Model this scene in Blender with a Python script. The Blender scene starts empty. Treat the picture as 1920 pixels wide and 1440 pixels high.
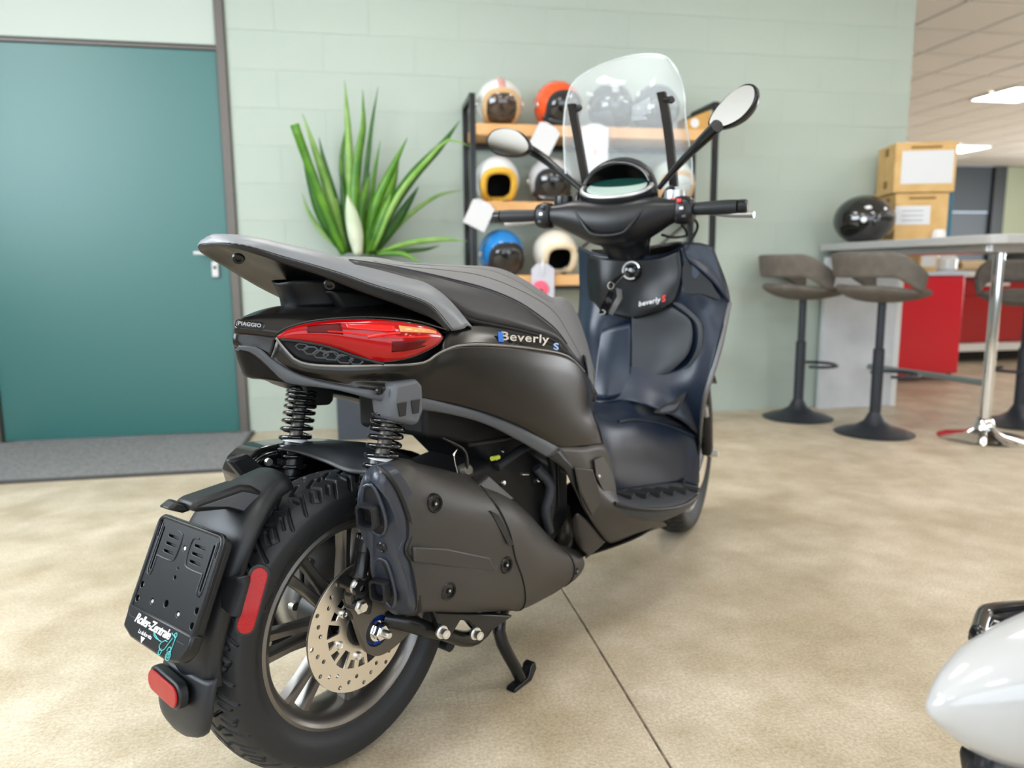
import bpy, bmesh, math, random
import numpy as np
from mathutils import Vector, Matrix, Euler
random.seed(7)
PI = math.pi
C = bpy.context.scene.collection
SC = bpy.context.scene

# ------------------------------------------------------------------ camera
F, H, YAW, PIT, ROL = 1400.4253, 0.9166, 0.1868, 0.1515, 0.0080
def cam_axes():
    f = Vector((math.sin(YAW)*math.cos(PIT), math.cos(YAW)*math.cos(PIT), -math.sin(PIT)))
    r = Vector((math.cos(YAW), -math.sin(YAW), 0)); d = f.cross(r)
    c, s = math.cos(ROL), math.sin(ROL)
    return c*r+s*d, -s*r+c*d, f
RX, DN, FW = cam_axes()
cd = bpy.data.cameras.new('camera'); cam = bpy.data.objects.new('camera', cd); C.objects.link(cam)
m = Matrix((RX, -DN, -FW)).transposed().to_4x4(); m.translation = (0, 0, H)
cam.matrix_world = m
cd.sensor_width = 36; cd.lens = 36*F/1920; cd.clip_start = .02
cd.dof.use_dof = True; cd.dof.focus_distance = 1.28; cd.dof.aperture_fstop = 3.0
SC.camera = cam
# ------------------------------------------------------------------ light
SC.view_settings.view_transform = 'Standard'; SC.view_settings.look = 'None'
SC.view_settings.gamma = 1; SC.view_settings.use_curve_mapping = False
SC.view_settings.exposure = -0.12
wd = bpy.data.worlds.new('sky'); SC.world = wd; wd.use_nodes = True
wd.node_tree.nodes['Background'].inputs[0].default_value = (.75, .87, 1, 1)
wd.node_tree.nodes['Background'].inputs[1].default_value = 1.2
def area(name, loc, rot, sx, sy, power, col):
    l = bpy.data.lights.new(name, 'AREA'); l.shape = 'RECTANGLE'; l.size = sx; l.size_y = sy
    l.energy = power; l.color = col
    o = bpy.data.objects.new(name, l); o.location = loc; o.rotation_euler = rot; C.objects.link(o); return o
# daylight in the shop windows: left wall and the wall behind the camera
area('window_daylight_side', (-3.02, .9, 1.95), (0, -PI/2, 0), 1.4, 3.2, 190, (.84, .93, 1))
area('window_daylight_front', (1.4, -2.52, 1.5), (PI/2, 0, 0), 6.0, 1.9, 95, (.80, .90, 1))
area('window_daylight_far', (14.2, 8.0, 1.6), (0, PI/2, 0), 1.6, 6.0, 330, (.95, .97, 1))  # added fill to brighten the far ceiling and floor, no known window

# ------------------------------------------------------------------ pixel helpers
X0, Y0, TH = -0.0863, 1.371, 0.8357
HD = Vector((math.sin(TH), math.cos(TH), 0)); RT = Vector((math.cos(TH), -math.sin(TH), 0))
def ray(u, v): return FW + RX*((u-960)/F) + DN*((v-720)/F)
def W(u, v, z=None, y=None, x=None):
    d = ray(u, v); o = Vector((0, 0, H))
    t = (z-H)/d.z if z is not None else (y/d.y if y is not None else x/d.x)
    return o+d*t
def P(u, v, w=None, x=None, z=None):
    """pixel + lateral offset (right of the scooter's centre plane) -> scooter-local point (x fwd, y left, z up)"""
    o = Vector((0, 0, H))-Vector((X0, Y0, 0)); d = ray(u, v)
    O = Vector((o.dot(HD), o.dot(RT), o.z)); V = Vector((d.dot(HD), d.dot(RT), d.z))
    t = (w-O.y)/V.y if w is not None else ((x-O.x)/V.x if x is not None else (z-O.z)/V.z)
    q = O+V*t
    return Vector((q.x, -q.y, q.z))
def PT(u, v, d=0., cap=.165):
    """a point of the tapering tail: half width follows the distance from the tail tip"""
    w = .1
    for _ in range(40): w += .5*(min(cap, .03+.70*(P(u, v, w).x+.15))+d-w)
    return P(u, v, w)
def PL(l): return [P(*a) if len(a) == 3 else PT(a[0], a[1], *(a[3:])) for a in l]
def lo(x, w, z): return Vector((x, -w, z))

# ------------------------------------------------------------------ materials
MATS = {}
def mat(name, col, rough=.5, metal=0., coat=0., bump=None, spec=.5, trans=0., ior=1.5, emit=None, var=None, sheen=0, alpha=1):
    if name in MATS: return MATS[name]
    m = bpy.data.materials.new(name); m.use_nodes = True; nt = m.node_tree; b = nt.nodes['Principled BSDF']
    b.inputs['Base Color'].default_value = (*col, 1); b.inputs['Roughness'].default_value = rough
    b.inputs['Metallic'].default_value = metal; b.inputs['Coat Weight'].default_value = coat
    b.inputs['Coat Roughness'].default_value = .04
    b.inputs['Specular IOR Level'].default_value = spec; b.inputs['IOR'].default_value = ior
    b.inputs['Transmission Weight'].default_value = trans; b.inputs['Alpha'].default_value = alpha
    b.inputs['Sheen Weight'].default_value = sheen
    if emit: b.inputs['Emission Color'].default_value = (*emit[0], 1); b.inputs['Emission Strength'].default_value = emit[1]
    tc = nt.nodes.new('ShaderNodeTexCoord')
    if bump:
        n = nt.nodes.new('ShaderNodeTexNoise'); n.inputs['Scale'].default_value = bump[0]; n.inputs['Detail'].default_value = 3
        bp = nt.nodes.new('ShaderNodeBump'); bp.inputs['Strength'].default_value = bump[1]; bp.inputs['Distance'].default_value = bump[2] if len(bump) > 2 else .001
        nt.links.new(tc.outputs['Object'], n.inputs['Vector']); nt.links.new(n.outputs['Fac'], bp.inputs['Height'])
        nt.links.new(bp.outputs['Normal'], b.inputs['Normal'])
    if var:  # (scale, other colour, contrast lo, hi)
        n = nt.nodes.new('ShaderNodeTexNoise'); n.inputs['Scale'].default_value = var[0]; n.inputs['Detail'].default_value = 5
        r = nt.nodes.new('ShaderNodeValToRGB'); r.color_ramp.elements[0].color = (*col, 1); r.color_ramp.elements[1].color = (*var[1], 1)
        r.color_ramp.elements[0].position = var[2]; r.color_ramp.elements[1].position = var[3]
        nt.links.new(tc.outputs['Object'], n.inputs['Vector']); nt.links.new(n.outputs['Fac'], r.inputs['Fac']); nt.links.new(r.outputs['Color'], b.inputs['Base Color'])
    MATS[name] = m; return m
M = {}
M['satin'] = mat('satin_black_paint', (.038, .0362, .0338), .25, metal=.8, spec=.4)
M['plastic'] = mat('black_plastic', (.0065, .0072, .0088), .34, spec=.38)
M['tex'] = mat('grained_black_plastic', (.009, .0102, .0125), .42, spec=.42, bump=(900, .35, .0006))
M['trim'] = mat('grained_charcoal_plastic', (.058, .064, .074), .42, spec=.55, bump=(800, .4, .0006))
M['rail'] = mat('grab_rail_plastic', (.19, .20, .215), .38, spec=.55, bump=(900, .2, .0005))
M['inner'] = mat('shield_plastic', (.010, .0175, .035), .32, spec=.5, bump=(900, .25, .0005))
M['inner2'] = mat('shield_pad_plastic', (.038, .043, .051), .48, spec=.45, bump=(700, .3, .0006))
M['exh'] = mat('heat_shield_plastic', (.034, .031, .0285), .42, bump=(700, .3, .0006))
M['exhcap'] = mat('exhaust_cap_plastic', (.026, .032, .047), .30, spec=.55, bump=(900, .2, .0005))
M['gloss'] = mat('gloss_black', (.006, .006, .007), .1, coat=.4)
M['dark'] = mat('dark_engine_plastic', (.003, .003, .0035), .6)
M['rubber'] = mat('tyre_rubber', (.012, .0135, .016), .50, spec=.4, bump=(300, .2, .0008))
M['seat'] = mat('seat_vinyl', (.185, .185, .19), .48, bump=(1100, .5, .0008))  # top of the seat: light from above is put into this paler colour
M['seatside'] = mat('seat_side_vinyl', (.016, .016, .019), .38, bump=(900, .35, .0007))  # darker copy of the vinyl, shade of the sideways faces in the colour
M['stitch'] = mat('stitch_thread', (.03, .035, .06), .6)
M['rim'] = mat('graphite_rim_paint', (.17, .158, .145), .32, metal=.85)
M['rimdark'] = mat('graphite_rim_dark', (.035, .034, .033), .38, metal=.6)
M['steel'] = mat('brushed_steel', (.86, .81, .73), .34, metal=1, bump=(400, .08, .0003))
M['chrome'] = mat('chrome', (.8, .8, .8), .08, metal=1)
M['alu'] = mat('cast_aluminium', (.45, .44, .42), .42, metal=.9, bump=(250, .3, .0008))
M['bolt'] = mat('zinc_bolt', (.82, .82, .80), .32, metal=1)
M['blackmetal'] = mat('black_metal', (.014, .014, .015), .26, metal=.3)
M['bracket'] = mat('bracket_metal', (.12, .108, .092), .42, metal=.6, bump=(600, .2, .0005))
M['blue'] = mat('blue_anodised', (.01, .06, .42), .25, metal=.7)
M['bluebadge'] = mat('badge_blue', (.02, .13, .5), .3, metal=.3)
M['red'] = mat('red_lens', (.36, .0012, .0030), .12, coat=.25, spec=.3)
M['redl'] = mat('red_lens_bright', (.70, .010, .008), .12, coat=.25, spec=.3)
M['redd'] = mat('red_lens_dark', (.09, .0006, .001), .35, spec=.2)
M['amber'] = mat('amber_lens', (.92, .30, .10), .1, coat=.3)  # orange of a lamp's reflection on the red lens, as a colour
M['refl'] = mat('red_reflector', (.33, .003, .004), .2, coat=.2, spec=.3, bump=(500, .9, .002))
M['white'] = mat('white_print', (.66, .66, .67), .5)
M['teal'] = mat('teal_print', (.08, .5, .5), .5)
M['redprint'] = mat('red_print', (.7, .03, .03), .5)
M['mirror'] = mat('mirror_glass', (.38, .38, .37), .03, metal=1)
M['silver'] = mat('silver_plastic', (.5, .5, .5), .28, metal=.6)
M['screen'] = mat('lcd_screen', (.42, .52, .47), .12, coat=.6)

# ------------------------------------------------------------------ mesh helpers
def link(o, parent=None):
    C.objects.link(o)
    if parent is not None: o.parent = parent
    return o
def mesh(name, verts, faces, m, parent=None, smooth=True, bevel=0, solid=0, off=0, sub=0, autos=None):
    me = bpy.data.meshes.new(name); me.from_pydata([tuple(v) for v in verts], [], faces); me.update()
    bm = bmesh.new(); bm.from_mesh(me); bmesh.ops.recalc_face_normals(bm, faces=bm.faces); bm.to_mesh(me); bm.free()
    if m: me.materials.append(m)
    o = bpy.data.objects.new(name, me)
    finish(o, smooth, bevel, solid, off, sub, autos)
    return link(o, parent)
def finish(o, smooth=True, bevel=0, solid=0, off=0, sub=0, autos=None):
    me = o.data
    if smooth:
        me.polygons.foreach_set('use_smooth', [True]*len(me.polygons))
        if autos is not None: me.set_sharp_from_angle(angle=math.radians(autos))
    if solid:
        s = o.modifiers.new('s', 'SOLIDIFY'); s.thickness = solid; s.offset = off
    if bevel:
        b = o.modifiers.new('b', 'BEVEL'); b.width = bevel; b.segments = 2; b.limit_method = 'ANGLE'; b.angle_limit = math.radians(40)
        b.harden_normals = False
        if not smooth:
            me.polygons.foreach_set('use_smooth', [True]*len(me.polygons)); me.set_sharp_from_angle(angle=math.radians(50))
    if sub:
        s = o.modifiers.new('d', 'SUBSURF'); s.levels = sub; s.render_levels = sub
def cr(pts, n, closed=False):
    """Catmull-Rom resample to n points, by chord length"""
    pts = [Vector(p) for p in pts]; k = len(pts)
    if k == 1: return [pts[0].copy() for _ in range(n)]
    if k == 2 and not closed: return [pts[0].lerp(pts[1], i/(n-1)) for i in range(n)]
    idx = list(range(k))+([0] if closed else [])
    d = [0.]
    for a, b in zip(idx, idx[1:]): d.append(d[-1]+max((pts[b]-pts[a]).length, 1e-6))
    out = []
    for i in range(n):
        s = d[-1]*i/(n if closed else n-1)
        j = 0
        while j < len(d)-2 and s > d[j+1]: j += 1
        t = (s-d[j])/(d[j+1]-d[j])
        g = (lambda q: pts[q % k]) if closed else (lambda q: pts[q] if 0 <= q < k else (pts[0]*2-pts[1] if q < 0 else pts[-1]*2-pts[-2]))
        p0, p1, p2, p3 = g(j-1), g(j), g(j+1), g(j+2)
        # chord-aware tangents
        h = d[j+1]-d[j]; h0 = max((p1-p0).length, 1e-6); h1 = max((p3-p2).length, 1e-6)
        m1 = (p2-p0)/(h0+h)*h; m2 = (p3-p1)/(h+h1)*h
        t2, t3 = t*t, t*t*t
        out.append(p1*(2*t3-3*t2+1)+m1*(t3-2*t2+t)+p2*(-2*t3+3*t2)+m2*(t3-t2))
    return out
def mir(l): return [Vector((p.x, -p.y, p.z)) for p in l]
def grid(rows, nu, nv, lin=False):
    rr = [cr(r, nu) for r in rows]
    if lin:
        out = []
        for a, b in zip(rr, rr[1:]):
            for k in range(nv): out.append([p.lerp(q, k/nv) for p, q in zip(a, b)])
        return out+[rr[-1]]
    cols = [cr([r[i] for r in rr], nv) for i in range(nu)]
    return [[cols[i][j] for i in range(nu)] for j in range(nv)]
def loft(name, rows, m, parent, nu=28, nv=14, sym=False, mirror=False, solid=.003, lin=False, off=0, autos=None, closev=False):
    if sym: rows = [mir(r)[::-1]+r[(1 if abs(r[0].y) < 1e-4 else 0):] for r in rows]
    g = grid(rows, nu, nv, lin); nr = len(g)
    vs = [p for r in g for p in r]
    fs = [(j*nu+i, j*nu+i+1, (j+1)*nu+i+1, (j+1)*nu+i) for j in range(nr-1) for i in range(nu-1)]
    o = mesh(name, vs, fs, m, parent, solid=solid, off=off, autos=autos)
    if mirror:
        o2 = mesh(name, mir(vs), fs, m, parent, solid=solid, off=off, autos=autos)
        return o, o2
    return o
def rings(name, rs, m, parent, n=24, nv=None, caps=True, autos=None, mirror=False, bevel=0, smoothring=True, sub=0):
    """closed loops lofted along their order"""
    rr = [cr(r, n, True) if smoothring else [Vector(p) for p in r] for r in rs]
    n = len(rr[0])
    if nv:
        cols = [cr([r[i] for r in rr], nv) for i in range(n)]
        rr = [[cols[i][j] for i in range(n)] for j in range(nv)]
    vs = [p for r in rr for p in r]; k = len(rr)
    fs = [(j*n+i, j*n+(i+1) % n, (j+1)*n+(i+1) % n, (j+1)*n+i) for j in range(k-1) for i in range(n)]
    if caps: fs += [tuple(range(n))[::-1], tuple((k-1)*n+i for i in range(n))]
    o = mesh(name, vs, fs, m, parent, autos=autos, bevel=bevel, sub=sub)
    if mirror: return o, mesh(name, mir(vs), fs, m, parent, autos=autos, bevel=bevel, sub=sub)
    return o
def tube(name, pts, r, m, parent=None, seg=10, n=None, caps=True, mirror=False):
    pts = [Vector(p) for p in pts]
    if n: 
        rad = r if isinstance(r, (list, tuple)) else [r]*len(pts)
        rv = cr([Vector((a, 0, 0)) for a in rad], n) if len(set(rad)) > 1 else [Vector((rad[0], 0, 0))]*n
        pts = cr(pts, n); rad = [a.x for a in rv]
    else: rad = r if isinstance(r, (list, tuple)) else [r]*len(pts)
    vs = []; k = len(pts); prev = None
    for i in range(k):
        t = (pts[min(i+1, k-1)]-pts[max(i-1, 0)])
        t = t.normalized() if t.length > 1e-9 else Vector((0, 0, 1))
        if prev is None: a = t.orthogonal().normalized()
        else:
            a = prev-t*prev.dot(t); a = a.normalized() if a.length > 1e-6 else t.orthogonal().normalized()
        prev = a; b = t.cross(a)
        for s in range(seg):
            an = 2*PI*s/seg; vs.append(pts[i]+(a*math.cos(an)+b*math.sin(an))*rad[i])
    fs = [(i*seg+s, i*seg+(s+1) % seg, (i+1)*seg+(s+1) % seg, (i+1)*seg+s) for i in range(k-1) for s in range(seg)]
    if caps: fs += [tuple(range(seg)), tuple((k-1)*seg+s for s in range(seg))]
    o = mesh(name, vs, fs, m, parent, autos=50)
    if mirror: return o, mesh(name, mir(vs), fs, m, parent, autos=50)
    return o
def frame(o, ax, up):
    """matrix with local z = ax, local y ~ up"""
    z = Vector(ax).normalized(); x = Vector(up).cross(z).normalized(); y = z.cross(x)
    mm = Matrix((x, y, z)).transposed().to_4x4(); mm.translation = Vector(o); return mm
def lathe(name, prof, m, parent=None, mx=None, seg=32, autos=35, a0=0, a1=2*PI):
    full = abs(a1-a0-2*PI) < 1e-6; k = len(prof); ns = seg if full else seg+1
    vs = []
    for s in range(ns):
        a = a0+(a1-a0)*s/seg
        for r, h in prof: vs.append(Vector((r*math.cos(a), r*math.sin(a), h)))
    fs = [(s*k+i, ((s+1) % ns)*k+i, ((s+1) % ns)*k+i+1, s*k+i+1) for s in range(seg) for i in range(k-1)]
    if mx is not None: vs = [mx @ v for v in vs]
    bmv = mesh(name, vs, fs, m, parent, autos=autos)
    bm = bmesh.new(); bm.from_mesh(bmv.data); bmesh.ops.remove_doubles(bm, verts=bm.verts, dist=1e-6)
    bmesh.ops.dissolve_degenerate(bm, edges=bm.edges, dist=1e-6)
    bmesh.ops.recalc_face_normals(bm, faces=bm.faces); bm.to_mesh(bmv.data); bm.free()
    if autos is not None: bmv.data.set_sharp_from_angle(angle=math.radians(autos))
    return bmv
def slab(name, pts, vec, m, parent=None, bevel=.003, mirror=False):
    """polygon extruded along vec"""
    vec = Vector(vec); n = len(pts); vs = list(pts)+[p+vec for p in pts]
    fs = [tuple(range(n))[::-1], tuple(range(n, 2*n))]+[(i, (i+1) % n, n+(i+1) % n, n+i) for i in range(n)]
    o = mesh(name, vs, fs, m, parent, smooth=False, bevel=bevel)
    if mirror: return o, mesh(name, mir(vs), fs, m, parent, smooth=False, bevel=bevel)
    return o
def box(name, c, s, m, parent=None, mx=None, bevel=.004):
    vs = [Vector((c[0]+s[0]*(i-.5), c[1]+s[1]*(j-.5), c[2]+s[2]*(k-.5))) for i in (0, 1) for j in (0, 1) for k in (0, 1)]
    fs = [(0, 1, 3, 2), (4, 6, 7, 5), (0, 4, 5, 1), (2, 3, 7, 6), (0, 2, 6, 4), (1, 5, 7, 3)]
    if mx is not None: vs = [mx @ v for v in vs]
    return mesh(name, vs, fs, m, parent, smooth=False, bevel=bevel)
def from_curve(cu, name, m, parent, mx, autos=35):
    t = bpy.data.objects.new('tmp', cu); C.objects.link(t)
    dg = bpy.context.evaluated_depsgraph_get(); dg.update()
    me = bpy.data.meshes.new_from_object(t.evaluated_get(dg)); bpy.data.objects.remove(t)
    me.name = name; me.transform(mx); me.materials.clear(); me.materials.append(m)
    o = bpy.data.objects.new(name, me); me.polygons.foreach_set('use_smooth', [True]*len(me.polygons))
    me.set_sharp_from_angle(angle=math.radians(autos)); return link(o, parent)
def plate(name, outline, holes, t, m, parent, mx, bevel=.0006):
    """flat plate with holes in the local xy plane, thickness t"""
    cu = bpy.data.curves.new(name, 'CURVE'); cu.dimensions = '2D'; cu.fill_mode = 'BOTH'; cu.extrude = t/2; cu.bevel_depth = bevel; cu.bevel_resolution = 1
    for poly in [outline]+list(holes):
        s = cu.splines.new('POLY'); s.points.add(len(poly)-1); s.use_cyclic_u = True
        for p, q in zip(s.points, poly): p.co = (q[0], q[1], 0, 1)
    return from_curve(cu, name, m, parent, mx)
def text(name, body, size, m, parent, mx, ext=.0008, shear=0, align='CENTER', space=1, bold=0):
    cu = bpy.data.curves.new(name, 'FONT'); cu.body = body; cu.size = size; cu.extrude = ext; cu.shear = shear
    cu.align_x = align; cu.align_y = 'CENTER'; cu.space_character = space; cu.offset = bold; cu.resolution_u = 3
    return from_curve(cu, name, m, parent, mx)
def circ(cx, cy, r, n=16, a0=0): return [(cx+r*math.cos(a0+2*PI*i/n), cy+r*math.sin(a0+2*PI*i/n)) for i in range(n)]
def thing(name, label, cat, loc=(0, 0, 0), rz=0, group=None, scale=None):
    o = bpy.data.objects.new(name, None); o.empty_display_size = .1; C.objects.link(o)
    o.location = loc; o.rotation_euler = (0, 0, rz); tag(o, label, cat, group); return o
def tag(o, label, cat, group=None):
    o['label'] = label; o['category'] = cat
    if group: o['group'] = group
    return o
def struct(o): o['kind'] = 'structure'; return o
def dup(root, loc, rz, label=None):
    r = root.copy(); C.objects.link(r); r.location = loc; r.rotation_euler = (0, 0, rz)
    if label: r['label'] = label
    for ch in root.children:
        c = ch.copy(); C.objects.link(c); c.parent = r
        for g in ch.children:
            d = g.copy(); C.objects.link(d); d.parent = c
    return r
# ================================================================== ROOM
WY = 4.43; CH = 2.85
def concrete():
    m = bpy.data.materials.new('concrete_floor'); m.use_nodes = True; nt = m.node_tree; b = nt.nodes['Principled BSDF']
    tc = nt.nodes.new('ShaderNodeTexCoord')
    def noise(s, d=4, rough=.6):
        n = nt.nodes.new('ShaderNodeTexNoise'); n.inputs['Scale'].default_value = s; n.inputs['Detail'].default_value = d; n.inputs['Roughness'].default_value = rough
        nt.links.new(tc.outputs['Object'], n.inputs['Vector']); return n
    def ramp(src, p0, c0, p1, c1):
        r = nt.nodes.new('ShaderNodeValToRGB'); e = r.color_ramp.elements
        e[0].position = p0; e[0].color = (*c0, 1); e[1].position = p1; e[1].color = (*c1, 1)
        nt.links.new(src, r.inputs['Fac']); return r
    r1 = ramp(noise(2.2, 6, .65).outputs['Fac'], .36, (.48, .405, .29), .66, (.65, .58, .465))
    r2 = ramp(noise(130, 6, .75).outputs['Fac'], .34, (.70, .68, .64), .64, (1.14, 1.13, 1.12))
    r3 = ramp(noise(330, 2, .5).outputs['Fac'], .27, (.30, .26, .22), .33, (1, 1, 1))
    r4 = ramp(noise(5.5, 5, .6).outputs['Fac'], .36, (.84, .82, .77), .62, (1.06, 1.06, 1.07))
    def mul(a, b2):
        x = nt.nodes.new('ShaderNodeMix'); x.data_type = 'RGBA'; x.blend_type = 'MULTIPLY'; x.inputs[0].default_value = 1
        nt.links.new(a, x.inputs[6]); nt.links.new(b2, x.inputs[7]); return x.outputs[2]
    c = mul(mul(mul(r1.outputs[0], r2.outputs[0]), r3.outputs[0]), r4.outputs[0])
    nt.links.new(c, b.inputs['Base Color'])
    rr = ramp(noise(6, 4).outputs['Fac'], .3, (.34, .34, .34), .7, (.52, .52, .52)); nt.links.new(rr.outputs[0], b.inputs['Roughness'])
    bp = nt.nodes.new('ShaderNodeBump'); bp.inputs['Strength'].default_value = .06; bp.inputs['Distance'].default_value = .0005
    nt.links.new(noise(260, 3).outputs['Fac'], bp.inputs['Height']); nt.links.new(bp.outputs['Normal'], b.inputs['Normal'])
    b.inputs['Specular IOR Level'].default_value = .45
    return m
M['concrete'] = concrete()
M['joint'] = mat('floor_joint_filler', (.13, .10, .07), .8, var=(30, (.33, .27, .2), .4, .6))
M['wall'] = mat('sage_wall_paint', (.405, .475, .415), .6, bump=(60, .12, .001), var=(1.3, (.432, .495, .438), .35, .65))
M['wallgap'] = mat('sage_joint_paint', (.385, .45, .395), .7)
M['transom'] = mat('pale_transom_paint', (.47, .53, .48), .5)
M['door'] = mat('teal_door_lacquer', (.018, .135, .128), .42, spec=.9, bump=(300, .05, .0005))
M['jamb'] = mat('bronze_door_frame', (.14, .125, .115), .45, metal=.2)
M['ceil'] = mat('ceiling_tile', (.90, .855, .80), .8, bump=(150, .3, .001))
M['ceilgrid'] = mat('ceiling_grid', (.70, .655, .60), .7)
M['lamp'] = mat('led_panel', (1, 1, 1), .5, emit=((1, .985, .96), 15.0))
M['lampframe'] = mat('lamp_frame', (.85, .85, .85), .5)
M['plainwall'] = mat('pale_wall', (.62, .64, .60), .7); M['frontwall'] = mat('grey_shop_wall', (.26, .27, .27), .7)
M['darkdoor'] = mat('slate_partition', (.045, .06, .075), .45)
M['darkframe'] = mat('dark_frame', (.012, .018, .018), .45)
M['glass'] = mat('window_glass', (1, 1, 1), 0, trans=1, ior=1.01)

fl = struct(box('floor', (5.5, 5.4, -.045), (18, 16.6, .08), M['joint'], bevel=0))
for a, b in ((-3.4, .517), (.523, 4.5), (4.506, 14.5)):
    box('floor_slab', ((a+b)/2, 5.4, -.004), (b-a, 16.4, .008), M['concrete'], fl, bevel=.0015)
ce = struct(box('ceiling', (5.5, 5.4, CH+.06), (18, 16.4, .08), M['ceilgrid'], bevel=0))
ct = None
lampspots = [(x, y) for x in (-2.3, .1, 2.5, 4.9, 7.3, 9.7, 12.1) for y in (-1.5, .9, 2.9)]+[(x, y) for x in (4.9, 7.3, 9.7, 12.1) for y in (7.65, 11.2)]
tiles = []
x = 2.86
while x < 12.9:
    y = 1.7
    while y < 13:
        tiles.append((x, y)); y += .625
    x += .625
tiles.sort(key=lambda t: (t[0]-7)**2*.6+(t[1]-7)**2)
for tx, ty in tiles[:290]:
    if ct is None:
        ct = box('ceiling_tile', (0, 0, 0), (.585, .585, .02), M['ceil'], ce, bevel=.004); q = ct
    else:
        q = ct.copy(); C.objects.link(q)
    q.location = (tx, ty, CH+.01)
lp = None
for lx, ly in lampspots:
    if lp is None:
        lp = thing('ceiling_light', 'square white LED ceiling panel in thin frame', 'ceiling light', group='LED panels in the ceiling')
        box('diffuser', (0, 0, 0), (.62, .62, .012), M['lamp'], lp, bevel=0)
        for dx, dy, sx, sy in ((-.32, 0, .02, .66), (.32, 0, .02, .66), (0, -.32, .66, .02), (0, .32, .66, .02)):
            box('frame', (dx, dy, .002), (sx, sy, .02), M['lampframe'], lp, bevel=.002)
        lp.location = (lx, ly, CH-.012); q = lp
    else: dup(lp, (lx, ly, CH-.012), 0, {(7.3, 7.65): 'square LED ceiling panel above the floor beyond the dark red counter', (9.7, 11.2): 'square LED ceiling panel closest to the dark slate doorway'}.get((lx, ly)))
# back wall of painted blocks
XD = -.755; DW = 1.235; DH = 2.09; WR = 3.44
wb = struct(box('wall_back', ((XD+.05+WR)/2, WY+.1268, CH/2), (WR-XD-.05, .25, CH), M['wallgap'], bevel=0))
bw, bh = .498, .198
pro = {}
for j in range(15):
    z0 = j*.2; z1 = min(z0+.2, CH); off = .25 if j % 2 else 0
    x = XD+.055-off
    while x < WR:
        a = max(x, XD+.055); b = min(x+.5, WR)
        if b-a > .03:
            key = (round(b-a, 3), round(z1-z0, 3))
            if key not in pro:
                pro[key] = box('block', (0, 0, 0), (b-a-.0012, .012, z1-z0-.0012), M['wall'], wb, bevel=.0009); q = pro[key]
            else: q = pro[key].copy(); C.objects.link(q)
            q.location = ((a+b)/2, WY+.006, (z0+z1)/2)
        x += .5
box('end_face', (WR-.004, WY+.135, CH/2), (.012, .25, CH), M['wall'], wb, bevel=0)
XL = XD-DW
w2 = struct(box('wall_back_side', ((-3.3+XL-.05)/2, WY+.13, CH/2), (XL-.05+3.3, .25, CH), M['wall'], bevel=0))
# door
dr = struct(bpy.data.objects.new('door_1', None)); C.objects.link(dr); dr.location = (XD-DW/2, WY, 0)
box('leaf', (0, .035, DH/2+.004), (DW-.008, .045, DH-.012), M['door'], dr, bevel=.002)
box('transom_panel', (0, .03, (DH+CH)/2+.012), (DW-.004, .045, CH-DH-.03), M['transom'], dr, bevel=.002)
for s in (-1, 1):
    box('jamb', (s*(DW/2+.024), .03, CH/2), (.046, .10, CH), M['jamb'], dr, bevel=.003)
    for z in (.25, .36, 1.75) if s < 0 else (): box('hinge', (s*(DW/2+.004), -.012, z+.2), (.022, .02, .1), M['silver'], dr, bevel=.004)
box('transom_rail', (0, .03, DH+.008), (DW, .06, .016), M['jamb'], dr, bevel=.002)
hp = W(383, 475, y=WY-.03)-dr.location
lev = tube('handle', [hp+Vector((.045, .04, 0)), hp+Vector((.045, -.01, 0)), hp+Vector((.03, -.02, 0)), hp+Vector((-.05, -.02, 0))], .010, M['white'], dr, n=14)
lathe('rosette', [(.0, .012), (.024, .012), (.026, 0)], M['white'], lev, frame(hp+Vector((.045, .045, 0)), (0, -1, 0), (0, 0, 1)), seg=20)
kp = W(403, 505, y=WY-.01)-dr.location
lk = box('lock_plate', (kp.x, kp.y+.01, kp.z), (.034, .02, .085), M['white'], dr, bevel=.004)
lathe('keyhole', [(0, .004), (.008, .004), (.008, 0)], M['blackmetal'], lk, frame((kp.x, kp.y-.002, kp.z+.01), (0, -1, 0), (0, 0, 1)), seg=12)
# other walls: left with window, front with shop windows, right and far
def winwall(name, horiz, fixed, a0, a1, w0, w1, z0, z1, n, idx, wm='frontwall'):
    """wall in x (horiz) or y direction with one window band"""
    def bx(nm, p0, p1, q0, q1, t, m, par, d=0):
        c = ((p0+p1)/2, fixed+d, (q0+q1)/2) if horiz else (fixed+d, (p0+p1)/2, (q0+q1)/2)
        s = (p1-p0, t, q1-q0) if horiz else (t, p1-p0, q1-q0)
        return box(nm, c, s, m, par, bevel=0)
    b = struct(bx(name, a0, a1, 0, z0, .2, M[wm], None))
    bx('lintel', a0, a1, z1, CH, .2, M[wm], b)
    bx('pier', a0, w0, z0, z1, .2, M[wm], b); bx('pier', w1, a1, z0, z1, .2, M[wm], b)
    wn = struct(bpy.data.objects.new('window_%d' % idx, None)); C.objects.link(wn)
    for k in range(n+1):
        p = w0+(w1-w0)*k/n; bx('mullion', p-.03, p+.03, z0, z1, .08, M['jamb'], wn)
    bx('rail', w0, w1, z0, z0+.05, .08, M['jamb'], wn); bx('rail', w0, w1, z1-.05, z1, .08, M['jamb'], wn)
    for k in range(n):
        p = w0+(w1-w0)*k/n; q = w0+(w1-w0)*(k+1)/n
        bx('pane', p+.03, q-.03, z0+.05, z1-.05, .008, M['glass'], wn, d=-.02)
    return b
winwall('wall_left', False, -3.15, -2.65, 4.3, -.75, 2.55, 1.2, 2.7, 3, 1)
winwall('wall_front', True, -2.7, -3.05, 14.4, -1.7, 4.5, .5, 2.5, 4, 2)
winwall('wall_right', False, 14.45, -2.6, 13.4, 4.9, 11.1, .75, 2.45, 5, 3, 'plainwall')  # the window in this unseen wall is added to go with the far fill
FY = 13.1
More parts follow.
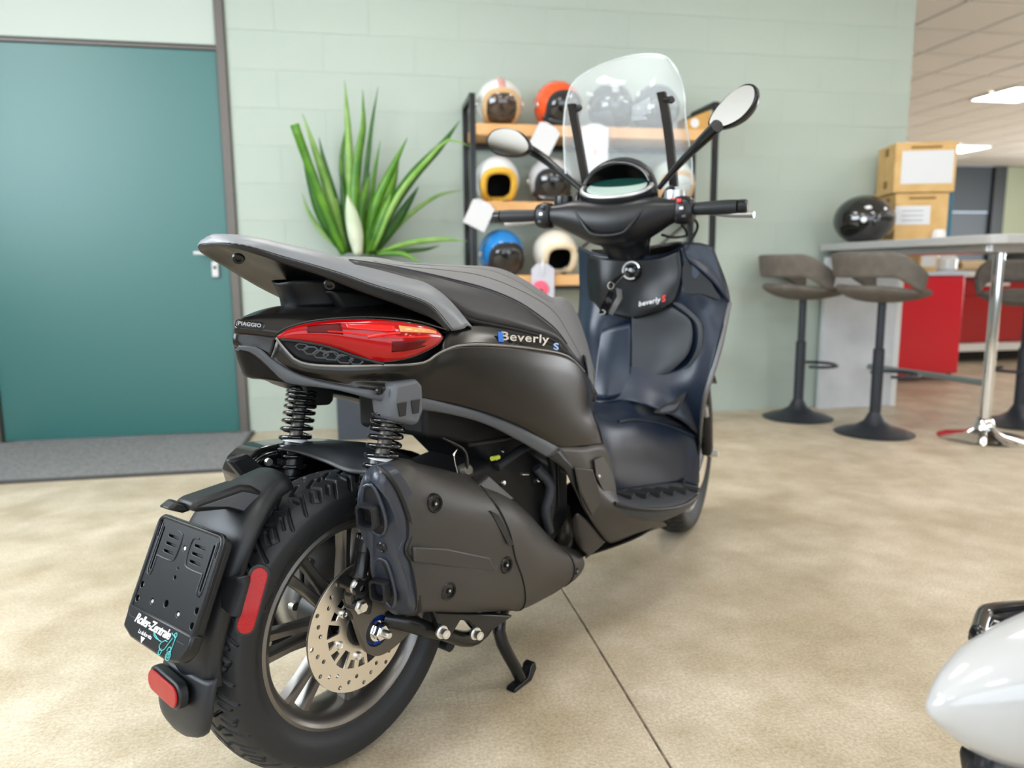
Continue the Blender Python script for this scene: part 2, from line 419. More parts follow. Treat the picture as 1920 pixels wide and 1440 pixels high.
fa = W(1765, 312, y=FY); fb = W(1866, 312, y=FY); fc = W(1889, 312, y=FY)
struct(box('wall_far', ((fc.x+14.4)/2, FY+.1, CH/2), (14.4-fc.x, .2, CH), mat('olive_wall', (.33, .36, .25), .7), bevel=0))
struct(box('wall_far_side', ((-3+8.5)/2, FY+.1, CH/2), (11.5, .2, CH), M['plainwall'], bevel=0))
fd = struct(bpy.data.objects.new('door_2', None)); C.objects.link(fd); fd.location = ((8.5+fc.x)/2, FY, 0)
box('leaf', ((8.5+fb.x)/2-fd.location.x, .08, .98), (fb.x-8.5, .05, 1.96), M['darkdoor'], fd, bevel=.004)
box('top_panel', ((8.5+fb.x)/2-fd.location.x, .06, 2.42), (fb.x-8.5, .05, .86), mat('dark_top_panel', (.02, .03, .038), .5), fd, bevel=.004)
box('jamb', ((fb.x+fc.x)/2-fd.location.x, .04, CH/2), (fc.x-fb.x, .12, CH), M['darkframe'], fd, bevel=.004)

# ================================================================== THINGS AT THE WALL
mt = box('floor_mat', (0, 0, .006), (1.32, .85, .012), mat('grey_mat_pile', (.16, .16, .165), .95, bump=(250, .8, .004), var=(60, (.25, .25, .255), .35, .65)), None, bevel=.004)
mt.location = (-1.34, 3.985, 0); tag(mt, 'flat grey entrance mat lying before the teal door', 'floor mat')
box('mat_edge', (0, -.42, .0065), (1.325, .02, .0145), mat('mat_rubber_edge', (.06, .06, .06), .8), mt, bevel=.003)
box('mat_edge', (.655, 0, .0065), (.02, .855, .0145), mat('mat_rubber_edge', (.06, .06, .06), .8), mt, bevel=.003)

# potted plant
pp = thing('potted_plant', 'tall strappy green dracaena in a slate-blue square planter', 'plant', (-.03, 4.25, 0))
pm = mat('slate_planter', (.045, .055, .075), .55)
slab('planter', [Vector((a*.165, b*.155, .0)) for a, b in ((-1, -1), (1, -1), (1, 1), (-1, 1))], (0, 0, .92), pm, pp, bevel=.006)
box('soil', (0, 0, .922), (.29, .27, .012), mat('potting_soil', (.02, .013, .008), .9, bump=(80, .9, .01)), pp, bevel=0)
for s, (a, b) in {0: (-1, 0), 1: (1, 0), 2: (0, -1), 3: (0, 1)}.items():
    box('planter_rim', (a*.155, b*.145, .93), (.02 if a else .33, .02 if b else .31, .02), pm, pp, bevel=.003)
lgs = [mat('leaf_green', (.045, .17, .006), .36, var=(9, (.11, .28, .012), .35, .65)), mat('leaf_dark', (.012, .075, .006), .34, var=(9, (.035, .14, .010), .35, .65)),
       mat('leaf_light', (.13, .31, .03), .4, var=(9, (.26, .44, .11), .35, .65)), mat('leaf_pale', (.52, .62, .42), .45, var=(9, (.66, .72, .56), .35, .65))]
def leaf(px, wpx, y0, y1, mi, cut=False, tw=0):
    n = 14; ps = [W(u, v, y=y0+(y1-y0)*i/(len(px)-1)) for i, (u, v) in enumerate(px)]
    c = cr(ps, n); vs = []; k = 0
    for i, p in enumerate(c):
        t = i/(n-1); d = (c[min(i+1, n-1)]-c[max(i-1, 0)]).normalized()
        s = d.cross(Vector((0, -1, 0))); s = s.normalized() if s.length > 1e-3 else Vector((1, 0, 0))
        s = (Matrix.Rotation(tw*t, 3, d) @ s)
        wd_ = wpx/F*4.25*.5*(min(1, .55+1.4*t) if t < .4 else (1 if cut else max(.04, 1-((t-.4)/.6)**2.2)))
        nrm = s.cross(d)
        vs += [p-s*wd_-pp.location, p+nrm*wd_*.35-pp.location, p+s*wd_-pp.location]
    fs = []
    for i in range(n-1): fs += [(3*i, 3*i+1, 3*i+4, 3*i+3), (3*i+1, 3*i+2, 3*i+5, 3*i+4)]
    mesh('leaf', vs, fs, lgs[mi], pp, solid=.0012)
for a in [
    ([(642, 474), (602, 370), (572, 290), (552, 233)], 15, 4.22, 4.12, 0, True), ([(650, 474), (622, 380), (597, 300), (567, 213)], 15, 4.26, 4.2, 2),
    ([(660, 474), (657, 350), (652, 230), (646, 150)], 15, 4.28, 4.25, 2), ([(667, 474), (665, 370), (672, 290), (681, 240), (680, 168)], 17, 4.2, 4.2, 0, False, .6),
    ([(672, 474), (684, 350), (696, 240), (709, 162)], 9, 4.3, 4.34, 1), ([(684, 460), (695, 380), (703, 320), (713, 262)], 9, 4.25, 4.3, 0),
    ([(690, 474), (703, 390), (733, 320), (764, 258)], 17, 4.2, 4.12, 0), ([(694, 474), (728, 400), (772, 332), (828, 272), (862, 226)], 20, 4.2, 4.05, 1),
    ([(700, 470), (745, 370), (805, 296), (842, 262), (884, 276)], 10, 4.16, 3.98, 2), ([(705, 474), (760, 410), (820, 367), (868, 356)], 8, 4.25, 4.3, 2),
    ([(706, 474), (770, 455), (830, 449), (876, 452)], 10, 4.2, 4.1, 2), ([(706, 476), (765, 470), (800, 467), (826, 460)], 9, 4.26, 4.3, 1),
    ([(706, 476), (755, 476), (790, 494)], 9, 4.16, 4.05, 0), ([(648, 476), (608, 440), (580, 400), (566, 362)], 8, 4.28, 4.33, 2),
    ([(645, 476), (604, 405), (582, 335), (566, 280)], 20, 4.24, 4.18, 1), ([(655, 474), (648, 400), (640, 318)], 16, 4.28, 4.3, 1),
    ([(676, 474), (676, 400), (694, 322)], 18, 4.24, 4.24, 0), ([(696, 474), (720, 392), (748, 300)], 24, 4.26, 4.28, 0),
    ([(672, 478), (664, 425), (651, 366)], 26, 4.12, 4.06, 3), ([(654, 474), (632, 390), (608, 305), (598, 258)], 14, 4.3, 4.34, 1),
    ([(664, 474), (662, 400), (668, 330), (676, 300)], 20, 4.3, 4.33, 1), ([(690, 476), (712, 425), (735, 360)], 22, 4.18, 4.14, 0),
    ([(700, 476), (740, 420), (785, 350)], 18, 4.24, 4.2, 1), ([(684, 476), (690, 420), (702, 366)], 20, 4.3, 4.33, 1), ([(646, 476), (625, 430), (606, 385)], 14, 4.2, 4.16, 0),
    ([(652, 474), (648, 380), (640, 300), (655, 215)], 10, 4.32, 4.36, 0)]: leaf(*a)
for (ps, r) in (([(640, 478), (637, 420), (628, 372)], .012), ([(668, 478), (664, 410), (668, 340)], .013), ([(690, 478), (702, 420), (720, 370)], .012)):
    q = [W(u, v, y=4.26)-pp.location for u, v in ps]
    c = cr(q, 24); tube('cane', c, [r*(1+.18*(i % 3 == 0)) for i in range(24)], lgs[2], pp, seg=9)

# shelf
sh = thing('helmet_shelf', 'open black metal shelf with orange wooden boards against the sage wall', 'shelf', (1.26, 4.25, 0))
wood = mat('oiled_pine', (.62, .33, .12), .5, var=(6, (.74, .43, .19), .3, .7), bump=(40, .2, .001))
SX0, SX1 = -.70, .71
for sx in (SX0+.012, SX1-.012):
    for sy in (-.15, .15): box('post', (sx, sy, .92), (.03, .03, 1.84), M['blackmetal'], sh, bevel=.002)
    box('side_rail', (sx, 0, 1.83), (.03, .30, .03), M['blackmetal'], sh, bevel=.002)
    box('side_rail', (sx, 0, .03), (.03, .30, .03), M['blackmetal'], sh, bevel=.002)
ZB = (1.69, 1.285, .888, .45)
for z in ZB:
    box('shelf_board', (0, 0, z-.03), (SX1-SX0-.06, .32, .06), wood, sh, bevel=.004)
    box('board_support', (0, .13, z-.075), (SX1-SX0-.04, .02, .03), M['blackmetal'], sh, bevel=.002)
tube('brace', [(SX1-.03, .152, 1.2), (-.2, .152, .5)], .006, M['blackmetal'], sh)
tube('brace', [(SX0+.03, .152, .5), (.2, .152, 1.2)], .006, M['blackmetal'], sh)

# helmets -----------------------------------------------------------
HT = math.radians(22)
def hel_pt(al, ph, s=1., cut=-.118):
    """al: angle from the front axis (-y), ph: around it (0 = right, pi/2 = up)"""
    d = Vector((math.sin(al)*math.cos(ph), -math.cos(al), math.sin(al)*math.sin(ph)))
    c_, s_ = math.cos(HT), math.sin(HT); d = Vector((d.x, d.y*c_-d.z*s_, d.y*s_+d.z*c_))
    p = Vector((d.x*.126, d.y*.152, d.z*.132))*s
    if p.z < cut: p = Vector((p.x*(1-.25*(cut-p.z)/.02 if cut-p.z < .02 else .75), p.y, cut))
    p.z += .12; return p
def alpha(ph, up, side, dn):
    c, s = math.cos(ph), math.sin(ph)
    v = up if s > 0 else dn
    e = 2.6
    return 1/((abs(c)/side)**e+(abs(s)/v)**e)**(1/e)
def helmet(label, shell, lining, loc, rz=0, full=False, visor=None, trim=None, stripe=None, jaw=None, scale=1., tilt=0):
    t = thing('helmet', label, 'helmet', loc, rz, None); t.scale = (scale,)*3
    up, sd, dn = (math.radians(34), math.radians(62), math.radians(14)) if full else (math.radians(40), math.radians(45), math.radians(72))
    n, k = 40, 16; vs = []; 
    for j in range(k):
        for i in range(n):
            ph = 2*PI*i/n; a0 = alpha(ph, up, sd, dn); vs.append(hel_pt(PI-(PI-a0)*(j/(k-1)), ph))
    fs = [(j*n+i, j*n+(i+1) % n, (j+1)*n+(i+1) % n, (j+1)*n+i) for j in range(k-1) for i in range(n)]+[tuple(range(n))]
    sh_ = mesh('shell', vs, fs, shell, t, solid=.006, off=-1)
    inn = []
    for j in range(8):
        for i in range(n):
            ph = 2*PI*i/n; a0 = alpha(ph, up*1.02, sd*1.02, dn*1.02); inn.append(hel_pt(PI-(PI-a0)*(j/7), ph, .93))
    mesh('liner', inn, [(j*n+i, j*n+(i+1) % n, (j+1)*n+(i+1) % n, (j+1)*n+i) for j in range(7) for i in range(n)]+[tuple(range(n))], mat('helmet_inside', (.012, .008, .007), .8), t)
    edge = [hel_pt(alpha(2*PI*i/48, up*.97, sd*.97, dn*.97), 2*PI*i/48, .965) for i in range(49)]
    lr = .019 if not full else .008
    tube('padding', [p+Vector((0, 0, .012 if p.z < .02 else 0)) for p in edge], lr, lining, t, seg=10)
    if trim: tube('edge_trim', [hel_pt(alpha(2*PI*i/48, up, sd, dn), 2*PI*i/48, 1.0) for i in range(49)], .005, trim, t, seg=8)
    if visor:
        vu, vsd, vd = (up*1.12, sd*1.08, dn*1.25) if full else (up*1.05, sd*1.08, math.radians(34))
        vv = [hel_pt(.001, 0, 1.03)]
        for j in range(1, 9):
            for i in range(n):
                ph = 2*PI*i/n; vv.append(hel_pt(alpha(ph, vu, vsd, vd)*j/8, ph, 1.03))
        ff = [(0, 1+i, 1+(i+1) % n) for i in range(n)]+[(1+(j-1)*n+i, 1+(j-1)*n+(i+1) % n, 1+j*n+(i+1) % n, 1+j*n+i) for j in range(1, 8) for i in range(n)]
        mesh('visor', vv, ff, visor, t, solid=.003)
        for s in (-1, 1):
            lathe('visor_pivot', [(0, .006), (.014, .006), (.017, 0)], M['bolt'], t, frame(hel_pt(math.radians(84), 0 if s > 0 else PI, 1.0), (s, -.1, 0), (0, 0, 1)), seg=14)
    if jaw:
        q = [hel_pt(math.radians(60), math.radians(-150), 1.02), hel_pt(math.radians(40), math.radians(-120), 1.05), hel_pt(math.radians(36), math.radians(-90), 1.06), hel_pt(math.radians(40), math.radians(-60), 1.05), hel_pt(math.radians(60), math.radians(-30), 1.02)]
        tube('chin_bar', [p+Vector((0, 0, .012)) for p in q], [.02, .028, .03, .028, .02], jaw, t, n=16, seg=12)
    if stripe:
        st = [hel_pt(math.radians(a), PI/2, 1.006) for a in range(46, 150, 8)]
        vs = [p+Vector((s*.018, 0, 0)) for p in st for s in (-1, 1)]
        mesh('stripe', vs, [(2*i, 2*i+1, 2*i+3, 2*i+2) for i in range(len(st)-1)], stripe, t, solid=.001)
    tube('strap', [hel_pt(math.radians(95), 0, .9)+Vector((0, 0, -.06)), Vector((.06, -.03, .008)), Vector((.03, -.05, .005))], .005, mat('strap_web', (.02, .02, .02), .8), t, seg=6, n=8)
    return t
def hat(u, y, z):  # a place on a shelf board whose centre shows at column u
    q = W(u, 300, y=y); return (q.x, y, z+.002)
hc = lambda n, c, r=.25, coat=.6: mat('helmet_'+n, c, r, coat=coat)
blk = mat('visor_black', (.008, .008, .009), .05, coat=1); bronze = mat('visor_bronze', (.05, .028, .018), .06, coat=1)
tan = mat('tan_lining', (.62, .40, .20), .7); cream = mat('cream_lining', (.78, .66, .46), .75); yel = mat('mustard_lining', (.75, .43, .05), .7); dkl = mat('black_lining', (.02, .02, .022), .8)
helmet('white open-face helmet with tan lining, brown trim and bronze visor', hc('white', (.78, .77, .75)), tan, hat(937, 4.2, ZB[0]), -.05, visor=bronze, trim=mat('brown_leather', (.13, .07, .04), .6), stripe=mat('pale_red_stripe', (.7, .35, .33), .5))
helmet('bright orange helmet with black visor and black chin bar', hc('orange', (.85, .10, .02)), dkl, hat(1044, 4.2, ZB[0]), .15, visor=blk, jaw=mat('jaw_black', (.02, .02, .022), .4))
helmet('dark grey full-face helmet with a pale band over its visor', hc('slate', (.035, .045, .055), .4, .2), dkl, hat(1143, 4.2, ZB[0]), -.1, full=True, visor=mat('visor_slate', (.03, .04, .05), .1, coat=1), stripe=mat('pale_grey_band', (.45, .47, .48), .5))
helmet('plain matt slate-blue full-face helmet at the end of the top board', hc('bluegrey', (.05, .06, .085), .35, .2), dkl, hat(1226, 4.2, ZB[0]), .25, full=True, visor=blk)
helmet('white open-face helmet with mustard yellow lining', hc('white2', (.74, .76, .78)), yel, hat(931, 4.2, ZB[1]), -.05)
helmet('silver-topped helmet with glossy black front on the middle board', hc('silver', (.55, .56, .58)), dkl, hat(1032, 4.2, ZB[1]), -.1, visor=blk, jaw=mat('jaw_gloss', (.01, .01, .011), .12, coat=1))
helmet('pale mint open-face helmet on the middle board behind the dashboard', hc('mint', (.62, .72, .68)), cream, hat(1165, 4.2, ZB[1]), .1)
helmet('pale mint helmet with clear visor at the end of the middle board', hc('mint', (.62, .72, .68)), tan, hat(1260, 4.2, ZB[1]), -.1, visor=mat('visor_clear', (.55, .62, .62), .1, coat=.6))
helmet('bright blue helmet with glossy black visor and chin bar', hc('blue', (.012, .22, .62)), dkl, hat(938, 4.2, ZB[2]), .12, visor=blk, jaw=mat('jaw_black', (.02, .02, .022), .4))
helmet('cream open-face helmet with thick cream lining on the lowest visible board', hc('cream', (.80, .76, .66)), cream, hat(1040, 4.2, ZB[2]), .05, trim=mat('cream_edge', (.72, .6, .4), .6))
# swing tags and hanging pack
def swing(label, u, v, z0, rot):
    q = W(u, v, y=4.075); t = thing('price_tag', label, 'price tag', q)
    mx = Matrix.Rotation(rot, 4, 'Y')
    slab('card', [mx @ Vector((a, 0, b)) for a, b in ((-.064, -.075), (.064, -.075), (.064, .058), (.03, .075), (-.03, .075), (-.064, .058))], (0, .0015, 0), M['white'], t, bevel=.004)
    lathe('eyelet', [(.004, .002), (.008, .002), (.008, 0), (.004, 0), (.004, .002)], M['bolt'], t, mx @ frame((0, -.0005, .062), (0, -1, 0), (0, 0, 1)), seg=14)
    top = Vector((.0, 0, z0-q.z)); a = mx @ Vector((0, -.001, .062))
    tube('string', [a, (a+top)/2+Vector((.008, -.004, 0)), top, top+Vector((0, .05, .005))], .0015, M['white'], t, n=12, seg=6)
swing('blank white tag strung from the middle shelf board', 899, 402, ZB[1]+.001, math.radians(26))
swing('blank white tag strung from the top shelf board', 1022, 258, ZB[0]+.001, math.radians(28))
sp = thing('hanging_pack', 'clear hang-sell pack with pink pads under the lowest visible board', 'package', W(1013, 525, y=4.075))
slab('backing_card', [Vector((a, 0, b)) for a, b in ((-.05, -.16), (.08, -.16), (.08, .06), (.04, .09), (-.02, .09), (-.05, .06))], (0, .002, 0), mat('lilac_card', (.55, .55, .62), .4), sp, bevel=.002)
lathe('pink_pad', [(0, .012), (.03, .012), (.044, .008), (.048, 0)], mat('pink_foam', (.85, .12, .20), .6), sp, frame((.0, -.001, -.05), (0, -1, 0), (0, 0, 1)), seg=20)
lathe('pad_core', [(0, .016), (.010, .016), (.012, .008)], M['blackmetal'], sp, frame((.0, -.002, -.06), (0, -1, 0), (0, 0, 1)), seg=14)
tube('hook', [(.01, .0, .085), (.01, -.012, .13), (.01, -.012, ZB[2]-sp.location.z+.003), (.01, .03, ZB[2]-sp.location.z+.003)], .002, M['bolt'], sp, n=10, seg=6)
hs = thing('hanging_sheet', 'clear plastic sleeve with papers strung from the top shelf board', 'sleeve', W(1116, 285, y=4.075))
slab('sleeve', [Vector((a, 0, b)) for a, b in ((-.075, -.15), (.075, -.15), (.075, .13), (.02, .15), (-.02, .15), (-.075, .13))], (0, .003, 0), mat('milky_film', (.66, .68, .72), .2, coat=.5), hs, bevel=.002)
box('red_mark', (0, -.001, 0), (.022, .001, .03), mat('faded_red', (.75, .42, .42), .5), hs, bevel=0)
tube('string', [(0, .0, .14), (0, -.004, ZB[0]-hs.location.z+.003), (0, .05, ZB[0]-hs.location.z+.003)], .0015, M['white'], hs, seg=6)
gb = thing('accessory_box', 'small tan box with white round sticker on the top board end', 'box', hat(1300, 4.16, ZB[0]))
slab('carton', [Vector((-.075, -.05, 0)), Vector((.075, -.05, 0)), Vector((.075, -.05, .11)), Vector((-.075, -.05, .05))], (0, .12, 0), mat('tan_carton', (.55, .30, .07), .6), gb, bevel=.002)
lathe('sticker', [(0, .001), (.026, .001), (.026, 0)], M['white'], gb, frame((-.02, -.0505, .035), (0, -1, 0), (0, 0, 1)), seg=18)
slab('lid', [Vector((-.078, -.053, .051)), Vector((.078, -.053, .113)), Vector((.078, -.053, .122)), Vector((-.078, -.053, .060))], (0, .126, 0), M['blackmetal'], gb, bevel=.001)

# ================================================================== BAR TABLE AND STOOLS
tb = thing('bar_table', 'high grey bar table on chrome post and pale panel leg', 'table', (3.22, 3.39, 0))
topm = mat('grey_table_laminate', (.46, .46, .45), .35, bump=(60, .1, .001))
def rrect(x0, x1, y0, y1, r, n=6):
    o = []
    for cx, cy, a in ((x1-r, y1-r, 0), (x0+r, y1-r, 90), (x0+r, y0+r, 180), (x1-r, y0+r, 270)):
        o += [(cx+r*math.cos(math.radians(a+90*i/n)), cy+r*math.sin(math.radians(a+90*i/n))) for i in range(n+1)]
    return o
slab('table_top', [Vector((a, b, 1.02)) for a, b in rrect(-.40, .40, -.40, 1.02, .07)], (0, 0, .042), topm, tb, bevel=.004)
slab('under_frame', [Vector((a, b, .985)) for a, b in rrect(-.30, .30, -.25, .95, .03)], (0, 0, .036), M['silver'], tb, bevel=.003)
lathe('post', [(.027, .03), (.027, .99)], M['chrome'], tb, seg=28)
lathe('base', [(0, .012), (.0, .0), (.215, .0), (.22, .006), (.19, .016), (.10, .03), (.055, .055), (.042, .10), (.034, .11)][1:], M['chrome'], tb, seg=40)
pn = mat('pale_concrete_panel', (.56, .58, .61), .4, var=(4, (.68, .70, .73), .35, .65))
box('panel_leg', (-.09, .985, .49), (.52, .04, .98), pn, tb, bevel=.003)
box('panel_edge', (.185, .985, .49), (.04, .06, .98), mat('white_edging', (.75, .75, .74), .4), tb, bevel=.003)
tube('stretcher', [(0, .0, .30), (0, .965, .27)], .018, mat('grey_tube', (.22, .26, .26), .4, metal=.4), tb, seg=12)

fab = mat('taupe_fabric', (.115, .10, .085), .85, bump=(400, .5, .001), var=(20, (.15, .132, .112), .35, .65))
stm = mat('anthracite_metal', (.028, .032, .042), .4, metal=.3, bump=(300, .15, .0005))
def stool(label, loc, rz, hseat, foot=.33):
    t = thing('bar_stool', label, 'bar stool', loc, rz)
    lathe('base', [(0, .0), (.20, .0), (.208, .005), (.17, .02), (.10, .04), (.055, .07), (.035, .11), (.030, .12)], stm, t, seg=40)
    lathe('column', [(.030, .09), (.030, hseat*.62), (.022, hseat*.62+.005), (.022, hseat-.03)], stm, t, seg=20)
    fr = tube('footrest', [(.02, -.10, .33), (.10, -.13, .33), (.19, -.08, .33), (.21, 0, .33), (.19, .08, .33), (.10, .13, .33), (.02, .10, .33), (0, .03, .33)], .009, stm, t, n=30, seg=8)
    # seat shell: front is +x; a bucket with a wrap-around back and a slot between seat and back
    n, k = 28, 9; vs = []
    for j in range(k):          # seat pan
        f = j/(k-1)
        for i in range(n):
            a = 2*PI*i/n; r = .228*f; back = max(0, -math.cos(a)); side = abs(math.sin(a))
            z = hseat+.03*f**2+.035*f**4*(back+side*.7)-.0
            vs.append(Vector((r*math.cos(a)*1.0, r*math.sin(a)*1.06, z)))
    fs = [(j*n+i, j*n+(i+1) % n, (j+1)*n+(i+1) % n, (j+1)*n+i) for j in range(1, k-1) for i in range(n)]+[tuple(n+i for i in range(n))]
    mesh('seat', vs, fs, fab, t, solid=.035, off=-1, sub=1)
    # backrest band from -120 to 120 degrees about -x
    m2 = 31; bz0, bz1 = hseat+.10, hseat+.235; vs = []
    for i in range(m2):
        s = -1+2*i/(m2-1); a = PI+s*math.radians(112); e = abs(s)
        drop = .115*max(0, (e-.62)/.38)**1.3
        lowz = bz0-(.085)*max(0, (e-.68)/.32)**.8*1.0
        for q in range(5):
            g = q/4; z = lowz+(bz1-drop-lowz)*g; r = .236+.02*g
            vs.append(Vector((r*math.cos(a), r*1.06*math.sin(a), z)))
    fs = [(i*5+q, i*5+q+1, (i+1)*5+q+1, (i+1)*5+q) for i in range(m2-1) for q in range(4)]
    mesh('backrest', vs, fs, fab, t, solid=.028, sub=1)
    return t
s1 = W(1480, 775, z=0); s2 = W(1638, 812, z=0); s3 = W(1886, 795, z=0)
stool('taupe bucket bar stool beside the sage wall, next to the pale panel leg', (s1.x-.03, s1.y-.14, 0), -.25, .76)
stool('taupe bucket bar stool standing before the pale panel, its round base clear of the wall', (s2.x, s2.y, 0), -.15, .76)
stool('taupe bucket bar stool behind the chrome table post', (s3.x+.06, s3.y-.02, 0), PI+.5, .72)

TZ = 1.062
hb = W(1617, 450, z=TZ+.001); hb = W(1617, 440, y=4.12)
helmet('glossy black full-face helmet on the grey bar table', mat('helmet_gloss_black', (.006, .007, .008), .08, coat=1), dkl, (hb.x, 4.12, TZ+.002), .85, full=True, visor=blk, scale=1.12)
card = mat('kraft_card', (.58, .36, .13), .75, var=(12, (.66, .43, .18), .35, .65)); cards = mat('printed_brown', (.25, .13, .03), .7)
def carton(label, cx, cy, z, sx, sy, sz, rz, sticker):
    t = thing('carton', label, 'carton', (cx, cy, z), rz)
    box('body', (0, 0, sz/2), (sx, sy, sz), card, t, bevel=.004)
    box('sticker', (sticker[0], -sy/2-.0008, sticker[1]), (sticker[2], .0015, sticker[3]), M['white'], t, bevel=0)
    box('printed_mark', (0, -sy/2-.0006, sz-.03), (sx*.5, .001, .014), cards, t, bevel=0)
    box('tape', (0, 0, sz+.0006), (sx*.16, sy+.002, .001), mat('packing_tape', (.5, .33, .14), .3), t, bevel=0)
    for zz in (sz*.2, sz-.04): box('printed_mark', (-sx/2-.0006, -.01, zz), (.001, .06, .045), cards, t, bevel=0)
    for k in range(3): box('printed_line', (sticker[0], -sy/2-.0018, sticker[1]-.03+.028*k), (sticker[2]*.6, .001, .006), mat('grey_print', (.35, .35, .38), .6), t, bevel=0) if sticker[4] else None
    return t
bc = W(1712, 440, y=4.16)
carton('lower kraft carton with printed white label on the bar table', bc.x, 4.18, TZ+.001, .30, .28, .29, -.32, (-.05, .16, .2, .11, 1))
carton('upper kraft carton with a large blank white label, topmost of the stack', bc.x+.0, 4.18, TZ+.294, .345, .30, .29, -.32, (.01, .145, .29, .19, 0))
bb = W(1776, 410, y=4.34)
bl = box('blue_folder_box', (0, 0, .15), (.05, .2, .30), mat('petrol_blue_card', (.04, .17, .27), .5), None, bevel=.003); bl.location = (3.56, 4.20, TZ+.001); bl.rotation_euler = (0, 0, -.5)
tag(bl, 'upright petrol blue file box beside the kraft cartons', 'file box')
wj = lathe('white_jar', [(0, 0), (.035, 0), (.037, .005), (.037, .05), (.03, .06), (.03, .07), (0, .07)], mat('white_plastic', (.75, .73, .7), .4), None, seg=20)
q = W(1760, 440, y=3.95); wj.location = (q.x, 3.95, TZ+.001); tag(wj, 'small white jar on the bar table by the cartons', 'jar')

# ================================================================== RED COUNTER BEHIND
redm = mat('red_lacquer', (.62, .004, .02), .3, coat=.2); wht = mat('white_laminate', (.72, .71, .68), .4)  # light on the cabinet is put into a brighter red than the counter's
def frompx(u0, v0, u1, v1, y):
    a = W(u0, v0, y=y); b = W(u1, v1, y=y); return a, b
ra, rb = frompx(1684, 524, 1795, 700, 5.2)
rc = thing('red_cabinet', 'bright red steel cabinet on black legs beside the bar table', 'cabinet', ((ra.x+rb.x)/2, 5.45, 0))
cw = rb.x-ra.x
box('body', (0, 0, (.845+rb.z)/2), (cw, .5, .845-rb.z), redm, rc, bevel=.006)
box('door', (0, -.256, (.83+rb.z+.02)/2), (cw-.03, .014, .80-rb.z), redm, rc, bevel=.003)
for sx in (-1, 1):
    for sy in (-1, 1): box('leg', (sx*(cw/2-.04), sy*.2, rb.z/2+.002), (.03, .03, rb.z+.004), M['blackmetal'], rc, bevel=.002)
box('worktop', (0, 0, .862), (cw+.03, .54, .03), mat('pale_blue_laminate', (.55, .62, .72), .35), rc, bevel=.003)
r2 = thing('reception_counter', 'dark red counter with white top, white base and white drawer pulls', 'counter', (W(1860, 600, y=6.2).x, 6.45, 0))
dred = mat('dark_red_lacquer', (.36, .002, .006), .3, coat=.2)
r2x = r2.location.x; L0 = W(1775, 600, y=6.2).x-r2x
box('body', ((L0+3.2)/2, .05, .5), (3.2-L0, .6, .62), dred, r2, bevel=.004)
for k in range(4):
    a = L0+(3.2-L0)*k/4; b = L0+(3.2-L0)*(k+1)/4
    d = box('drawer', ((a+b)/2, -.258, .72), (b-a-.02, .02, .15), dred, r2, bevel=.003); box('pull', ((a+b)/2, -.275, .745), (.34, .018, .03), wht, d, bevel=.004)
    box('door_panel', ((a+b)/2, -.258, .42), (b-a-.02, .02, .42), dred, r2, bevel=.003)
box('counter_top', ((L0+3.2)/2, 0, .845), (3.26-L0, .74, .05), wht, r2, bevel=.004)
box('base', ((L0+3.2)/2, -.1, .155), (3.2-L0, .5, .07), wht, r2, bevel=.004)
box('plinth', ((L0+3.2)/2, .1, .06), (3.1-L0, .4, .12), mat('dark_plinth', (.03, .025, .02), .6), r2, bevel=.002)
cz = .871
def small(name, label, cat, u, y, z, fn):
    q = W(u, 500, y=y); t = thing(name, label, cat, (q.x, y, z)); fn(t); return t
def pot(t):
    lathe('body', [(0, 0), (.07, 0), (.085, .02), (.085, .10), (.06, .13), (.03, .14), (0, .142)], mat('white_glaze', (.75, .76, .78), .25, coat=.5), t, seg=24)
    lathe('knob', [(.0, .17), (.016, .165), (.016, .15), (.008, .138)], M['bolt'], t, seg=14)
small('white_pot', 'rounded white lidded pot on the red cabinet', 'pot', 1772, 5.4, .878, pot)
def kbox(t):
    box('body', (0, 0, .075), (.16, .22, .15), card, t, bevel=.004); box('sticker', (0, -.1108, .09), (.13, .0015, .1), M['white'], t, bevel=0)
small('parcel', 'small kraft parcel with white label on the red cabinet', 'parcel', 1722, 5.4, .878, kbox)
def roll(t):
    tube('core', [(-.16, 0, .05), (.16, .05, .05)], .05, mat('kraft_paper', (.68, .50, .30), .7), t, seg=18)
    tube('end', [(-.162, 0, .05), (-.165, 0, .05)], .03, cards, t, seg=14)
small('paper_roll', 'tan paper roll lying on the dark red counter', 'paper roll', 1826, 6.3, cz, roll)
def bag(t):
    rings('body', [[Vector((.22*math.cos(a)*k, .12*math.sin(a)*k, z)) for a in [i*PI/4 for i in range(8)]] for k, z in ((.85, 0), (1, .06), (.95, .13), (.6, .19))], mat('black_nylon', (.012, .013, .015), .5), t, nv=10)
    for s in (-1, 1): lathe('buckle', [(0, .012), (.022, .010), (.026, 0)], M['chrome'], t, frame((s*.09-.03, -.118, .07), (0, -1, .1), (0, 0, 1)), seg=16)
    tube('strap', [(-.15, 0, .15), (-.05, -.02, .25), (.08, 0, .24), (.16, 0, .14)], .012, mat('black_nylon', (.012, .013, .015), .5), t, n=14, seg=8)
small('black_bag', 'black nylon bag with shiny buckles on the dark red counter', 'bag', 1912, 6.3, cz, bag)
# ================================================================== THE SCOOTER
SCO = thing('scooter', 'matt black maxi scooter with red tail light and clear windscreen', 'scooter', (X0, Y0, 0), PI/2-TH)
R = SCO
OUT = Vector((0, -1, 0))      # towards the scooter's right
